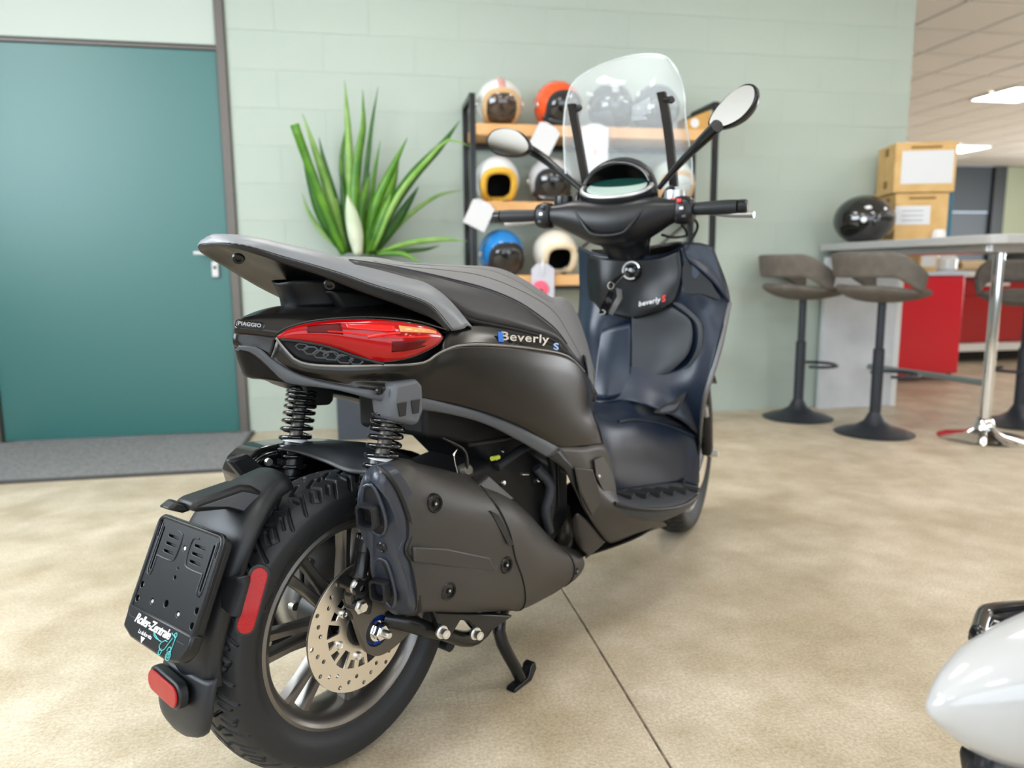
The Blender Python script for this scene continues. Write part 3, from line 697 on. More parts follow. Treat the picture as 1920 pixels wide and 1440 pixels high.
# ---------------- wheels
def tyre_mesh(name, rad, half, lip, per, parent, mx, nA=1000, nB=80, depth=.0045):
    a = np.linspace(0, 2*PI, nA, endpoint=False); t = np.linspace(-1, 1, nB)
    # profile by parameter: bead -> sidewall -> crown -> sidewall -> bead
    dr_ = rad-lip
    key = np.array([[0, lip-.004, .74*half], [.05, lip+.10*dr_, .80*half], [.12, lip+.28*dr_, .95*half], [.20, lip+.48*dr_, 1.0*half], [.27, lip+.64*dr_, .985*half], [.31, lip+.70*dr_, .945*half],
                    [.42, lip+.80*dr_, .80*half], [.58, lip+.905*dr_, .58*half], [.78, lip+.975*dr_, .30*half], [1, rad, 0]])
    s = np.abs(t)
    q = 1-s
    r_ = np.interp(q, key[:, 0], key[:, 1]); w_ = np.interp(q, key[:, 0], key[:, 2])*np.sign(t)
    # smooth the interpolation a little
    for _ in range(2):
        r_[1:-1] = (r_[:-2]+2*r_[1:-1]+r_[2:])/4; w_[1:-1] = (w_[:-2]+2*w_[1:-1]+w_[2:])/4
    A, Tt = np.meshgrid(a, t, indexing='ij')
    Wm = np.broadcast_to(w_, A.shape); Rm = np.broadcast_to(r_, A.shape).copy()
    S = (A*rad) % per
    def seg(px, py, qx, qy, X, Y):
        dx, dy = qx-px, qy-py; u = np.clip(((X-px)*dx+(Y-py)*dy)/(dx*dx+dy*dy), 0, 1)
        return np.hypot(X-px-u*dx, Y-py-u*dy)
    lines = [[(.002, .0), (.018, .022), (.034, .012), (.064, .034)], [(.008, .032), (.022, .054), (.038, .044), (.058, .060), (.052, .071), (.036, .058)],
             [(.002, .060), (.016, .082), (.030, .072), (.062, .094)], [(.012, .022), (.020, .032)], [(.040, .030), (.054, .041)], [(.026, .090), (.040, .088)]]
    sc_ = half/.07; ps = per/.092
    D = np.full(A.shape, 9.)
    for sg, ph in ((1, 0), (-1, per/2)):
        Y0_ = sg*Wm/sc_
        for l in lines:
            for (p0, p1) in zip(l, l[1:]):
                for k in (-1, 0, 1):
                    Sx = ((S+ph) % per)/ps+k*.092
                    D = np.minimum(D, seg(p0[0], p0[1], p1[0], p1[1], Y0_, Sx))
    g = np.clip((.0028-D)/.0011, 0, 1)
    mask = (np.abs(Tt) < .70)
    Rm -= depth*g*mask
    V = np.stack([Rm*np.cos(A), Rm*np.sin(A), Wm], -1).reshape(-1, 3)
    i, j = np.meshgrid(np.arange(nA), np.arange(nB-1), indexing='ij')
    i2 = (i+1) % nA
    Fq = np.stack([i*nB+j, i2*nB+j, i2*nB+j+1, i*nB+j+1], -1).reshape(-1, 4)
    me = bpy.data.meshes.new(name); me.vertices.add(len(V)); me.vertices.foreach_set('co', V.astype(np.float32).ravel())
    me.loops.add(Fq.size); me.loops.foreach_set('vertex_index', Fq.astype(np.int32).ravel())
    me.polygons.add(len(Fq)); me.polygons.foreach_set('loop_start', (np.arange(len(Fq))*4).astype(np.int32))
    me.update(calc_edges=True); me.validate()
    me.transform(mx); me.materials.append(M['rubber'])
    o = bpy.data.objects.new(name, me); finish(o, True); return link(o, parent)
def rim(name, rad, half, hub, nsp, a0, parent, mx, seg=72):
    prof = [(rad-.006, -half), (rad, -half+.002), (rad, -half+.006), (rad-.008, -half+.010), (rad-.016, -half+.018), (rad-.022, 0),
            (rad-.016, half-.018), (rad-.008, half-.010), (rad, half-.006), (rad, half-.002), (rad-.006, half), (rad-.016, half-.006), (rad-.024, half-.022), (rad-.030, 0), (rad-.024, -half+.022), (rad-.016, -half+.006), (rad-.006, -half)]
    o = lathe(name, prof, M['rim'], parent, mx, seg=seg)
    lathe('hub', [(0, -half*.8), (hub, -half*.8), (hub*1.05, 0), (hub, half*.55), (hub*.5, half*.6), (0, half*.6)], M['rimdark'], o, mx, seg=32)
    for k in range(nsp):
        for s in (-1, 1):
            c = a0+2*PI*k/nsp; rs = []
            for f, ww, tt, da in ((0, .010, .016, .10), (.25, .0085, .015, .135), (.6, .008, .013, .125), (.9, .0095, .014, .13), (1, .013, .016, .135)):
                r_ = hub*.9+(rad-.022-hub*.9)*f; an = c+s*da*(1.0 if f > 0 else 1.6)*(.9+.35*(1-f))
                ce = Vector((r_*math.cos(an), r_*math.sin(an), half*(.42-.25*f))); tn = Vector((-math.sin(an), math.cos(an), 0))
                rs.append([mx @ (ce+tn*(ww*x)+Vector((0, 0, tt*y))) for x, y in ((-1, -1), (-1, .5), (-.55, 1), (.55, 1), (1, .5), (1, -1))])
            rings('spoke', rs, M['rim'], o, smoothring=False, autos=30)
    return o
ax_r = frame((0, 0, .276), OUT, (0, 0, 1))     # wheel axis: local z = right
rw = rim('rear_rim', .195, .056, .052, 7, math.radians(178), R, ax_r)
tyre_mesh('rear_tyre', .276, .071, .195, 2*PI*.276/16, R, ax_r, nA=1500, nB=120, depth=.0055)
# raised sidewall letters
def sidewall(word, r, a0, step, size, z, mx):
    vs, fs = [], []
    for k, ch in enumerate(word):
        a = a0-step*k
        m4 = mx @ Matrix.Translation((r*math.cos(a), r*math.sin(a), z)) @ Matrix.Rotation(a-PI/2, 4, 'Z')
        o = text('tmp_letter', ch, size, M['rubber'], None, m4, ext=.0008)
        b = len(vs); vs += [v.co.copy() for v in o.data.vertices]; fs += [tuple(b+i for i in p.vertices) for p in o.data.polygons]
        me = o.data; bpy.data.objects.remove(o); bpy.data.meshes.remove(me)
    mesh('sidewall_lettering', vs, fs, mat('letter_rubber', (.012, .012, .014), .4), R, smooth=False)
sidewall('LOSE', .222, math.radians(152), math.radians(9.5), .026, .0665, ax_r)

# brake disc
hol = []
for k in range(36):
    a = 2*PI*k/36; rr = (.112, .102, .094)[k % 3]; hol.append(circ(rr*math.cos(a), rr*math.sin(a), .0044, 12))
for k in range(6):
    a = 2*PI*k/6+.3
    for da in (-.17, .17):
        c = [(.070*math.cos(a+da*1.25)+dx, .070*math.sin(a+da*1.25)+dy) for dx, dy in ((0, 0),)][0]
        hol.append([(r_*math.cos(a+da+e), r_*math.sin(a+da+e)) for r_, e in ((.062, -.08), (.062, .08), (.078, .11), (.078, -.11))])
    b = a+PI/6
    hol.append([(r_*math.cos(b+e), r_*math.sin(b+e)) for r_, e in ((.050, -.14), (.050, .14), (.080, .17), (.080, 0), (.080, -.17))])
dk = plate('brake_disc', circ(0, 0, .12, 96), hol+[circ(0, 0, .036, 40)], .004, M['steel'], R, ax_r @ Matrix.Translation((0, 0, .074)), bevel=.0004)
for k in range(6):
    a = 2*PI*k/6+.3
    lathe('disc_bolt', [(0, .004), (.003, .004), (.004, .006), (.0065, .006), (.0075, .003), (.0075, 0)], M['bolt'], dk, ax_r @ Matrix.Translation((.0555*math.cos(a), .0555*math.sin(a), .076)), seg=16)
lathe('hub_spacer', [(.036, .03), (.036, .078), (.030, .080), (.0, .080)], M['blackmetal'], R, ax_r, seg=28)
# caliper bracket plate with axle hole
wbk = .100
bp = [P(u, v, wbk) for u, v in ((652, 1118), (662, 1108), (700, 1120), (738, 1130), (775, 1150), (787, 1165), (770, 1178), (740, 1206), (718, 1222), (700, 1227), (686, 1220), (676, 1200), (665, 1165))]
inv = ax_r.inverted()
o2 = cr([inv @ p for p in bp], 48, True)
axc = inv @ P(704, 1181, wbk)
plate('axle_bracket', [(p.x, p.y) for p in o2], [circ(axc.x, axc.y, .030, 32)], .012, M['bracket'], R, ax_r @ Matrix.Translation((0, 0, wbk)), bevel=.0015)
an = ax_r @ Matrix.Translation((axc.x, axc.y, 0))
lathe('axle_seal', [(.010, .096), (.028, .096), (.029, .102), (.026, .104), (.011, .099)], M['blue'], R, an, seg=32)
nut = lathe('axle_nut', [(.006, .121), (.0135, .121), (.015, .119), (.015, .108), (.006, .108)], M['chrome'], R, an, seg=6, autos=20)
lathe('axle_washer', [(.006, .107), (.019, .107), (.019, .103), (.006, .103)], M['chrome'], nut, an, seg=28)
lathe('axle_tip', [(0, .138), (.005, .138), (.0075, .134), (.0075, .10)], M['bolt'], nut, an, seg=18)
# caliper and swing arm
ca = [P(u, v, .085) for u, v in ((640, 1110), (664, 1085), (690, 1100), (688, 1160), (690, 1215), (668, 1190), (648, 1150))]
slab('brake_caliper', ca, OUT*.02, M['dark'], R, bevel=.006)
tube('swing_arm', [P(720, 1158, .10), P(760, 1166, .125), P(815, 1184, .14), P(900, 1185, .12), lo(.45, .09, .30)], [.016, .017, .014, .018, .025], M['blackmetal'], R, n=20, seg=14)
slab('silencer_bracket', [P(u, v, .15) for u, v in ((800, 1142), (950, 1150), (905, 1180), (890, 1190), (865, 1160), (850, 1158), (832, 1188), (815, 1184))], OUT*.02, M['blackmetal'], R, bevel=.004)
for u, v in ((827, 1184), (890, 1187)):
    c = P(u, v, .172)
    lathe('bracket_bolt', [(0, .016), (.004, .016), (.005, .019), (.0085, .019), (.009, .006), (.0125, .005), (.0125, 0)], M['bolt'], R, frame(c, (-.25, -1, .05), (0, 0, 1)), seg=20)
for u, v in ((667, 1098), (676, 1137)):
    c = P(u, v, .118)
    lathe('mount_bolt', [(0, .010), (.0085, .010), (.0095, .008), (.0095, .003), (.0135, .002), (.0135, 0)], M['bolt'], R, frame(c, OUT, (0, 0, 1)), seg=6 if v > 1100 else 18, autos=25)
    lathe('mount_boss', [(.012, 0), (.012, -.03)], M['blackmetal'], R, frame(c, OUT, (0, 0, 1)), seg=16)
slab('mount_lug', [P(u, v, .10) for u, v in ((652, 1090), (668, 1080), (684, 1092), (690, 1130), (686, 1150), (664, 1145))], OUT*.014, M['blackmetal'], R, bevel=.004)
# ---------------- shocks
def helix(p, q, r, turns, n, f0, f1, pitch):
    ax = (q-p).normalized(); a = ax.orthogonal().normalized(); b = ax.cross(a); L = (q-p).length; o = []
    for i in range(n+1):
        t = i/n; h = f0+(f1-f0)*pitch(t); an = 2*PI*turns*t
        o.append(p+ax*(L*h)+(a*math.cos(an)+b*math.sin(an))*r)
    return o
for s in (1, -1):
    top = lo(.056, s*.125, .715); bot = lo(-.040, s*.115, .375)
    ax = (bot-top).normalized(); mx = frame(top, ax, (1, 0, 0)); Ln = (bot-top).length
    d = lathe('shock_damper', [(.012, .0), (.012, .12), (.020, .121), (.022, .125), (.022, .23), (.015, .235), (.011, .25), (.011, .262), (.017, .264), (.018, .29), (.014, .292), (.013, .33), (.016, .335), (.0, Ln+.01)], M['blackmetal'], R, mx, seg=28)
    tube('spring', helix(top, bot, .0275, 13.5, 340, .08, .66, lambda t: t**1.5), .0042, M['gloss'], d, seg=8)
    lathe('collar', [(.0125, .124), (.0235, .124), (.0235, .131), (.0125, .131)], mat('white_collar', (.75, .75, .75), .3), d, mx, seg=28)
    lathe('piston_rod', [(.0125, .05), (.0125, .122)], M['bracket'], d, mx, seg=20)
    lathe('chrome_sleeve', [(.012, .262), (.0185, .263), (.0185, .268), (.0165, .270), (.0165, .288), (.012, .29)], M['chrome'], d, mx, seg=24)
    lathe('lower_eye', [(.006, -.014), (.015, -.014), (.016, .014), (.006, .014)], M['blackmetal'], d, frame(bot, OUT, (0, 0, 1)), seg=20)
# upper mounts
cp = [(-.030, .046), (.026, .048), (.038, .034), (.040, -.010), (.026, -.034), (.014, -.034), (-.034, -.018), (-.038, .012)]
c0 = P(747, 762, .14)
slab('shock_mount_cover', [c0+Vector((a, .03, b)) for a, b in cp], OUT*.055, mat('silver_grey_plastic', (.085, .092, .105), .42, bump=(700, .3, .0005)), R, bevel=.008)
for a in (-.016, .016): slab('cover_recess', [c0+Vector((a+x, -.0245, y)) for x, y in ((-.011, .012), (.011, .012), (.007, -.012), (-.007, -.012))], OUT*.003, M['tex'], R, bevel=.001)
c1 = P(577, 735, -.125)
slab('shock_mount', [c1+Vector((a, -.03, b)) for a, b in ((-.035, .03), (.045, .03), (.04, -.02), (.03, -.028), (-.02, -.022))], (0, .06, 0), M['tex'], R, bevel=.005)
# ---------------- exhaust
def ring_out(l, win=.10):
    p = PL(l); a = p[0].copy(); b = p[-1].copy(); a.y = -win; b.y = -win; a.z -= .004; b.z += .004
    mid = (a+b)/2
    return p+[b, mid, a]
s0 = ring_out([(700, 872, .125), (722, 868, .145), (745, 885, .175), (758, 925, .197), (768, 985, .205), (765, 1030, .203), (778, 1080, .207), (783, 1128, .205), (777, 1149, .185), (762, 1153, .15)], .115)
s1 = ring_out([(722, 862, .125), (748, 860, .15), (776, 882, .182), (796, 940, .207), (800, 1000, .213), (803, 1040, .21), (808, 1085, .215), (812, 1128, .21), (808, 1144, .19), (800, 1146, .15)])
s2 = ring_out([(800, 872, .12), (822, 884, .155), (842, 905, .187), (860, 950, .212), (868, 1000, .218), (874, 1046, .216), (880, 1090, .220), (885, 1132, .212), (883, 1147, .19), (870, 1146, .15)])
s3 = ring_out([(880, 893, .12), (898, 908, .158), (912, 924, .186), (934, 952, .208), (956, 1000, .216), (966, 1045, .215), (980, 1085, .208), (985, 1125, .190), (978, 1142, .170), (965, 1145, .14)])
s4 = ring_out([(915, 915, .12), (935, 922, .155), (952, 936, .180), (974, 968, .198), (992, 1012, .205), (1005, 1050, .203), (1012, 1085, .195), (1015, 1112, .178), (1006, 1130, .158), (990, 1135, .135)], .095)
s5 = ring_out([(958, 940, .11), (976, 950, .135), (992, 964, .158), (1008, 992, .175), (1022, 1022, .182), (1036, 1048, .182), (1045, 1075, .178), (1048, 1098, .163), (1040, 1112, .145), (1025, 1118, .125)], .088)
s6 = ring_out([(1020, 1020, .095), (1034, 1018, .115), (1048, 1022, .130), (1060, 1032, .145), (1070, 1045, .155), (1076, 1060, .158), (1076, 1075, .155), (1070, 1090, .145), (1060, 1098, .13), (1048, 1102, .115)], .08)
s7 = ring_out([(1056, 1024, .09), (1068, 1027, .108), (1080, 1032, .122), (1090, 1040, .134), (1095, 1050, .142), (1096, 1060, .144), (1092, 1070, .142), (1084, 1081, .135), (1074, 1090, .125), (1064, 1094, .11)], .078)
ex = rings('silencer_cover', [s0, s1, s2, s3], M['exh'], R, n=44, nv=26, caps=True, autos=60)
rings('silencer_front_cover', [[p+Vector((0, 0, 0)) for p in r] for r in (s3, s4, s5, s6)], M['exh'], R, n=44, nv=22, autos=60)
rings('pipe_joint_cover', [s6, s7], M['exh'], R, n=44, nv=6, autos=60)
tube('header_pipe', [P(1080, 1060, .115), lo(.62, .09, .20), lo(.72, .05, .21), lo(.78, 0, .28)], .022, M['bracket'], R, n=16, seg=14)
tube('seam_groove', [p+OUT*.001 for p in cr(s3[:10], 30)], .0016, M['dark'], ex, seg=6)
tube('joint_groove', [p+OUT*.0012 for p in cr(s6[:10], 24)], .0016, M['dark'], ex, seg=6)
slab('cover_fin', [P(897, 911, .165), P(918, 892, .16), P(966, 936, .15), P(952, 940, .175)], (0, .012, 0), M['exh'], R, bevel=.003)
slab('vent_slot', PL([(918, 957, .2115), (934, 966, .2115), (963, 1022, .2185), (952, 1021, .2195)]), OUT*.002, M['dark'], ex, bevel=0)
# embossed step on the silencer face
def emb(l, d, m=M['exh'], nm='pressed_step'): return slab(nm, PL(l), OUT*d, m, ex, bevel=.0035)
emb([(770, 1024, .204), (830, 1026, .208), (912, 1043, .210), (925, 1070, .210), (850, 1064, .209), (772, 1052, .204)], .009)
# end cap with two outlets
capl = [(691, 878), (677, 902), (673, 935), (676, 974), (686, 1006), (697, 1026), (700, 1068), (710, 1103), (724, 1132), (742, 1150), (757, 1153)]
capr = [(779, 1148), (781, 1130), (777, 1092), (771, 1060), (757, 1036), (758, 1022), (767, 1000), (762, 973), (744, 924), (722, 891), (704, 876)]
capo = [P(u, v, .128+.012*(i/10)) for i, (u, v) in enumerate(capl)]+[P(u, v, .200 if 0 < i < 10 else .18) for i, (u, v) in enumerate(capr)]
capb = [p+Vector((-.010, 0, 0)) for p in capo]
cen = sum(capo, Vector())/len(capo)
Q_ = np.array([list(p-cen) for p in capo]); nrm_ = Vector(np.linalg.svd(Q_)[2][2]); nrm_ = nrm_ if nrm_.x < 0 else -nrm_
r0 = [p+Vector((.03, 0, 0)) for p in capo]; r1 = capo; r2 = [p.lerp(cen, .05)+nrm_*.010 for p in capo]; r3 = [p.lerp(cen, .13)+nrm_*.015 for p in capo]
ec = rings('silencer_end_cap', [r0, r1, r2, r3], M['exhcap'], R, n=88, caps=True, autos=50)
tube('cap_gap', [p+Vector((.004, -.002, 0)) for p in capo[10:]], .0042, M['dark'], ec, n=50, seg=8)
def onplane(u, v, h):
    a = P(u, v, .05); b = P(u, v, .30); c = cen+nrm_*(.015+h); t = (c-a).dot(nrm_)/(b-a).dot(nrm_); return a+(b-a)*t
def outlet(u, v, rec, s):
    ro = cr([onplane(a, b, .0045) for a, b in rec], 28, True)
    slab('outlet_recess', ro, nrm_*.0012, M['dark'], ec, bevel=0)
    tube('recess_rim', [p+nrm_*.001 for p in ro+[ro[0]]], .0035, M['exhcap'], ec, seg=8)
    c = onplane(u, v, .0); ax = (nrm_*.75+Vector((-.6, -.1, .06))).normalized(); mx = frame(c, ax, (.12, 0, 1)); sq = rrect(-.0165*s, .0165*s, -.020*s, .020*s, .008, 4); si = rrect(-.0112*s, .0112*s, -.0145*s, .0145*s, .006, 4)
    rings('outlet_pipe', [[mx @ Vector((a, b, z)) for a, b in l] for l, z in ((sq, -.01), (sq, .022), ([(a*.96, b*.96) for a, b in sq], .025), ([(a*1.05, b*1.05) for a, b in si], .025), (si, .022), (si, .004))], M['tex'], ec, smoothring=False, autos=35)
    slab('outlet_bore', [mx @ Vector((a*1.02, b*1.02, .003)) for a, b in si], ax*.002, M['dark'], ec, bevel=0)
outlet(700, 961, [(683, 912), (699, 910), (714, 940), (724, 985), (714, 1003), (694, 990), (682, 962)], 1.12)
outlet(722, 1098, [(703, 1050), (722, 1050), (734, 1078), (742, 1122), (735, 1138), (718, 1118), (708, 1085)], 1.02)
def capbolt(u, v, w, par, r=.0150, nrm=(-.12, -1, .08)):
    mx = frame(P(u, v, w), nrm, (0, 0, 1))
    o = lathe('cover_bolt', [(0, .003), (.0028, .003), (.0034, .0055), (.0052, .0055), (.0058, .002), (r*.72, .002), (r*.78, .005), (r, .0055), (r*1.18, .001), (r*1.2, -.006)], M['blackmetal'], par, mx, seg=24)
    lathe('bolt_socket', [(0, .0058), (.0026, .0058), (.0026, .004)], M['bolt'], o, mx, seg=6)
lathe('cap_bolt', [(0, .004), (.004, .005), (.0065, .004), (.008, .006), (.0105, .004), (.0115, 0)], M['blackmetal'], R, frame(onplane(717, 1024, 0), nrm_, (0, 0, 1)), seg=20); capbolt(814, 944, .209, R); capbolt(948, 1059, .2145, R); capbolt(840, 1107, .2155, R); capbolt(1079, 1071, .151, R, .008, (.3, -1, 0)); 

# ---------------- engine, under-seat bucket, left transmission case
slab('under_seat_bucket', [lo(x, .095, z) for x, z in ((.16, .72), (.62, .68), (.72, .50), (.66, .40), (.45, .42), (.30, .56), (.16, .60))], (0, .19, 0), M['dark'], R, bevel=.01)
slab('engine_block', [lo(x, .10, z) for x, z in ((.22, .50), (.48, .52), (.66, .42), (.66, .30), (.52, .20), (.26, .20), (.20, .32))], (0, .19, 0), M['dark'], R, bevel=.012)
slab('transmission_case', cr([lo(x, -.115, z) for x, z in ((-.09, .30), (-.075, .20), (.0, .165), (.2, .17), (.48, .18), (.60, .26), (.56, .38), (.30, .41), (.06, .42), (-.05, .38))], 40, True), (0, .075, 0), M['dark'], R, bevel=.006)
slab('air_filter_case', cr([P(u, v, -.125) for u, v in ((452, 888), (462, 866), (482, 845), (520, 834), (600, 828), (700, 836), (800, 860), (760, 930), (640, 935), (540, 930), (470, 925))], 40, True), (0, .07, 0), M['gloss'], R, bevel=.012)
tube('case_rib', [P(470, 900, -.118), P(480, 868, -.118), P(510, 852, -.118), P(560, 848, -.118)], .006, M['gloss'], R, n=14)
lathe('case_bolt', [(0, .006), (.007, .006), (.008, 0)], M['bolt'], R, frame(P(502, 866, -.11), OUT, (0, 0, 1)), seg=12)
gc = lathe('final_drive_cover', [(0, -.062), (.05, -.062), (.085, -.075), (.10, -.09), (.105, -.115)], M['alu'], R, frame((.05, 0, .285), OUT, (0, 0, 1)), seg=40)
for k in range(6): lathe('cover_screw', [(0, .012), (.008, .012), (.009, 0)], M['bolt'], gc, frame(lo(.05+.085*math.cos(k*1.05), -.082, .285+.085*math.sin(k*1.05)), OUT, (0, 0, 1)), seg=12)
tube('brake_hose', [P(566, 1000, -.04), P(566, 1060, -.04), P(566, 1120, -.05)], .0045, M['dark'], R, n=10)
lathe('drain_plug', [(0, .014), (.010, .014), (.011, .002), (.014, 0)], M['bolt'], R, frame(lo(-.10, -.085, .235), OUT, (0, 0, 1)), seg=6, autos=20)
for pts, r_, mm in (([lo(.36, .11, .50), lo(.46, .125, .53), lo(.54, .12, .50), lo(.58, .11, .40), lo(.56, .10, .28)], .010, 'rubber'), ([lo(.50, .115, .47), lo(.535, .13, .42), lo(.53, .12, .36), lo(.56, .11, .30)], .012, 'inner2'),
                    ([lo(.26, .12, .57), lo(.36, .13, .565), lo(.46, .12, .56)], .005, 'dark'), ([lo(.58, .12, .52), lo(.575, .125, .44), lo(.585, .12, .36)], .004, 'dark'), ([lo(.18, .12, .60), lo(.24, .125, .56), lo(.25, .12, .50)], .004, 'gloss')):
    tube('hose', pts, r_, M[mm], R, n=20)
for u, v, w, mm, rr in ((875, 882, .12, 'bracket', .016), (930, 858, .12, 'chrome', .006), (943, 845, .12, 'chrome', .004), (1030, 888, .12, 'chrome', .005), (1034, 912, .12, 'bolt', .006), (945, 905, .13, 'bolt', .006), (1010, 900, .12, 'chrome', .005), (1027, 945, .12, 'chrome', .004), (1026, 975, .12, 'chrome', .005)):
    lathe('fitting', [(0, rr*.5), (rr*.6, rr*.45), (rr, 0), (rr, -.015)], M[mm], R, frame(P(u, v, w), (-.3, -1, .4), (0, 0, 1)), seg=14)
tube('clamp_strip', [P(978, 889, .125), P(990, 889, .125)], .0035, M['chrome'], R)
tube('cable_tag', [P(922, 860, .12), P(935, 857, .12)], .005, mat('yellow_green_sleeve', (.55, .6, .05), .5), R)
tube('wire', [P(848, 853, .12), P(857, 842, .12), P(851, 855, .12), P(858, 890, .12)], .0016, M['chrome'], R, n=14)
# centre stand
tube('stand_leg', [lo(.47, .10, .22), P(935, 1172, .125), P(976, 1272, .15)], [.016, .014, .013], M['blackmetal'], R, n=10, seg=14)
tube('stand_leg', [lo(.47, -.10, .22), lo(.42, -.125, .12), lo(.385, -.15, .013)], [.016, .014, .013], M['blackmetal'], R, n=10, seg=14)
ft = lo(.384, .15, 0)
for s in (1, -1):
    f = lo(.384, s*.15, 0); slab('stand_foot', [f+Vector((a, -s*.0-.012, b)) for a, b in ((-.035, .001), (.03, .001), (.05, .022), (.045, .04), (.03, .038), (.02, .012), (-.03, .010))], (0, .026, 0), M['blackmetal'], R, bevel=.003)
tube('stand_crossbar', [lo(.455, -.10, .20), lo(.455, .10, .20)], .012, M['blackmetal'], R)
tube('stand_spring', helix(lo(.50, .08, .15), lo(.42, .10, .19), .008, 9, 120, 0, 1, lambda t: t), .0018, M['dark'], R, seg=6)
lathe('stand_roller', [(0, -.02), (.014, -.02), (.014, .02), (0, .02)], M['rubber'], R, frame(P(832, 1205, .05), OUT, (0, 0, 1)), seg=16)

# ---------------- mudguard, plate holder, reflectors
mg = [(-.118, .584, .046), (-.155, .575, .054), (-.200, .552, .072), (-.238, .510, .080), (-.264, .452, .076), (-.283, .390, .066), (-.296, .325, .058), (-.300, .285, .060)]
def mgrow(x, z, w, k):
    i = [m_[0] for m_ in mg].index(x); a = Vector((mg[max(i-1, 0)][0], 0, mg[max(i-1, 0)][1])); b = Vector((mg[min(i+1, len(mg)-1)][0], 0, mg[min(i+1, len(mg)-1)][1]))
    t = (b-a).normalized(); n = Vector((-t.z, 0, t.x)); n = n if n.x > 0 else -n      # towards the wheel
    c = Vector((x, 0, z)); return [c+Vector((0, -w*f, 0))+n*g for f, g in ((0, 0), (.6, .003), (.88, .007), (1.0, .016), (1.02, .028))]
loft('rear_mudguard', [mgrow(*a, 0) for a in mg], M['tex'], R, nu=25, nv=26, sym=True, solid=.004)
fl_ = [(-.296, .300, .072), (-.306, .27, .074), (-.312, .24, .074), (-.314, .215, .062), (-.312, .203, .030)]
loft('mud_flap', [[Vector((x, 0, z)), Vector((x+.001, -w*.6, z)), Vector((x+.006, -w*.9, z)), Vector((x+.014, -w, z+.004))] for x, z, w in fl_], M['tex'], R, nu=21, nv=14, sym=True, solid=.006)
hd = slab('mudguard_arm', [P(u, v, .048) for u, v in ((366, 962), (357, 948), (372, 938), (452, 910), (474, 911), (497, 924), (458, 964), (428, 956))], (0, .048, 0), M['tex'], R, bevel=.007)
slab('arm_facet', [P(u, v, .0485) for u, v in ((374, 950), (455, 922), (486, 928), (456, 958), (428, 950))], OUT*.002, M['trim'], hd, bevel=.002)
slab('plate_lamp', [P(u, v, .030) for u, v in ((314, 956), (334, 940), (358, 948), (362, 957), (345, 963))], (0, .03, 0), M['plastic'], R, bevel=.005)
# plate frame: a to the right, b up the slope
pc = lo(-.298, 0, .452); up_ = (lo(-.26, 0, .536)-lo(-.33, 0, .384)).normalized(); pm4 = frame(pc, (OUT.cross(up_)), up_)
PW, PH = .092, .083
ho = []
for sx in (-1, 1):
    ho += [rrect(sx*.072-.003, sx*.072+.003, -.005, .066, .003, 3), rrect(sx*.083-.003, sx*.083+.003, .046, .075, .003, 3)]
    for yy in (-.030, -.052): ho.append(circ(sx*.080, yy, .006, 14))
    for k in range(3): ho.append(rrect(sx*.038-.016, sx*.038+.016, .055-k*.012-.0028, .055-k*.012+.0028, .0028, 3))
    ho.append(circ(sx*.038, -.046, .0055, 14))
ho += [circ(0, .045, .005, 12), circ(0, 0, .004, 12), circ(0, .014, .0028, 12), circ(0, -.040, .0065, 14)]
bk = slab('plate_bracket', [pm4 @ Vector((a, b, -.016)) for a, b in rrect(-.086, .090, -.074, .078, .012)], (pm4.to_3x3() @ Vector((0, 0, .012))), M['dark'], R, bevel=.003)
ph = plate('plate_holder', rrect(-PW, PW, -PH, PH, .014), ho, .004, M['plastic'], R, pm4, bevel=.001)
tube('holder_rim', [pm4 @ Vector((a, b, .003)) for a, b in (lambda l: l+[l[0]])(rrect(-PW+.003, PW-.003, -PH+.003, PH-.003, .012))], .0032, M['plastic'], ph, seg=8)
for sx in (-1, 1):
    tube('slot_rim', [pm4 @ Vector((sx*a, b, .003)) for a, b in ((.066, .02), (.066, -.008), (.070, -.012), (.076, -.010), (.078, .0), (.078, .07))], .0015, M['plastic'], ph, n=20, seg=6)
    tube('slot_rim', [pm4 @ Vector((sx*a, b, .003)) for a, b in ((.066, .02), (.030, .02), (.016, .024), (.015, .062), (.03, .066))], .0015, M['plastic'], ph, n=16, seg=6)
    lathe('screw', [(0, .004), (.003, .004), (.004, 0)], M['bolt'], ph, pm4 @ Matrix.Translation((sx*.038+.001, -.046, -.001)), seg=12)
lathe('screw', [(0, .003), (.003, .003), (.0035, 0)], M['bolt'], ph, pm4 @ Matrix.Translation((0, .045, -.001)), seg=12)
lg = slab('dealer_strip', [pm4 @ Vector((a, b, -.014)) for a, b in ((-.093, -.062), (.094, -.062), (.094, -.085), (.080, -.105), (.05, -.112), (-.06, -.108), (-.090, -.098))], (pm4.to_3x3() @ Vector((0, 0, .020))), M['plastic'], R, bevel=.004)
lm = pm4 @ Matrix.Translation((0, 0, .0066))
text('dealer_name', 'Roller-Zentrale', .0195, M['white'], lg, lm @ Matrix.Translation((-.010, -.077, 0)), ext=.0003, shear=.35, space=.86, bold=.0004)
text('dealer_motto', 'La dolce vita', .0088, M['white'], lg, lm @ Matrix.Translation((-.022, -.0925, 0)), ext=.0003, shear=.2, space=.9)
slab('dealer_triangle', [lm @ Vector((a, b, 0)) for a, b in ((-.030, -.0975), (-.018, -.0975), (-.024, -.1065))], (pm4.to_3x3() @ Vector((0, 0, .0004))), M['white'], lg, bevel=0)
def stroke(pts, r=.0006, cyc=False): tube('dealer_drawing', [lm @ Vector((a, b, .0003)) for a, b in pts], r, M['teal'], lg, seg=6, n=len(pts)*4)
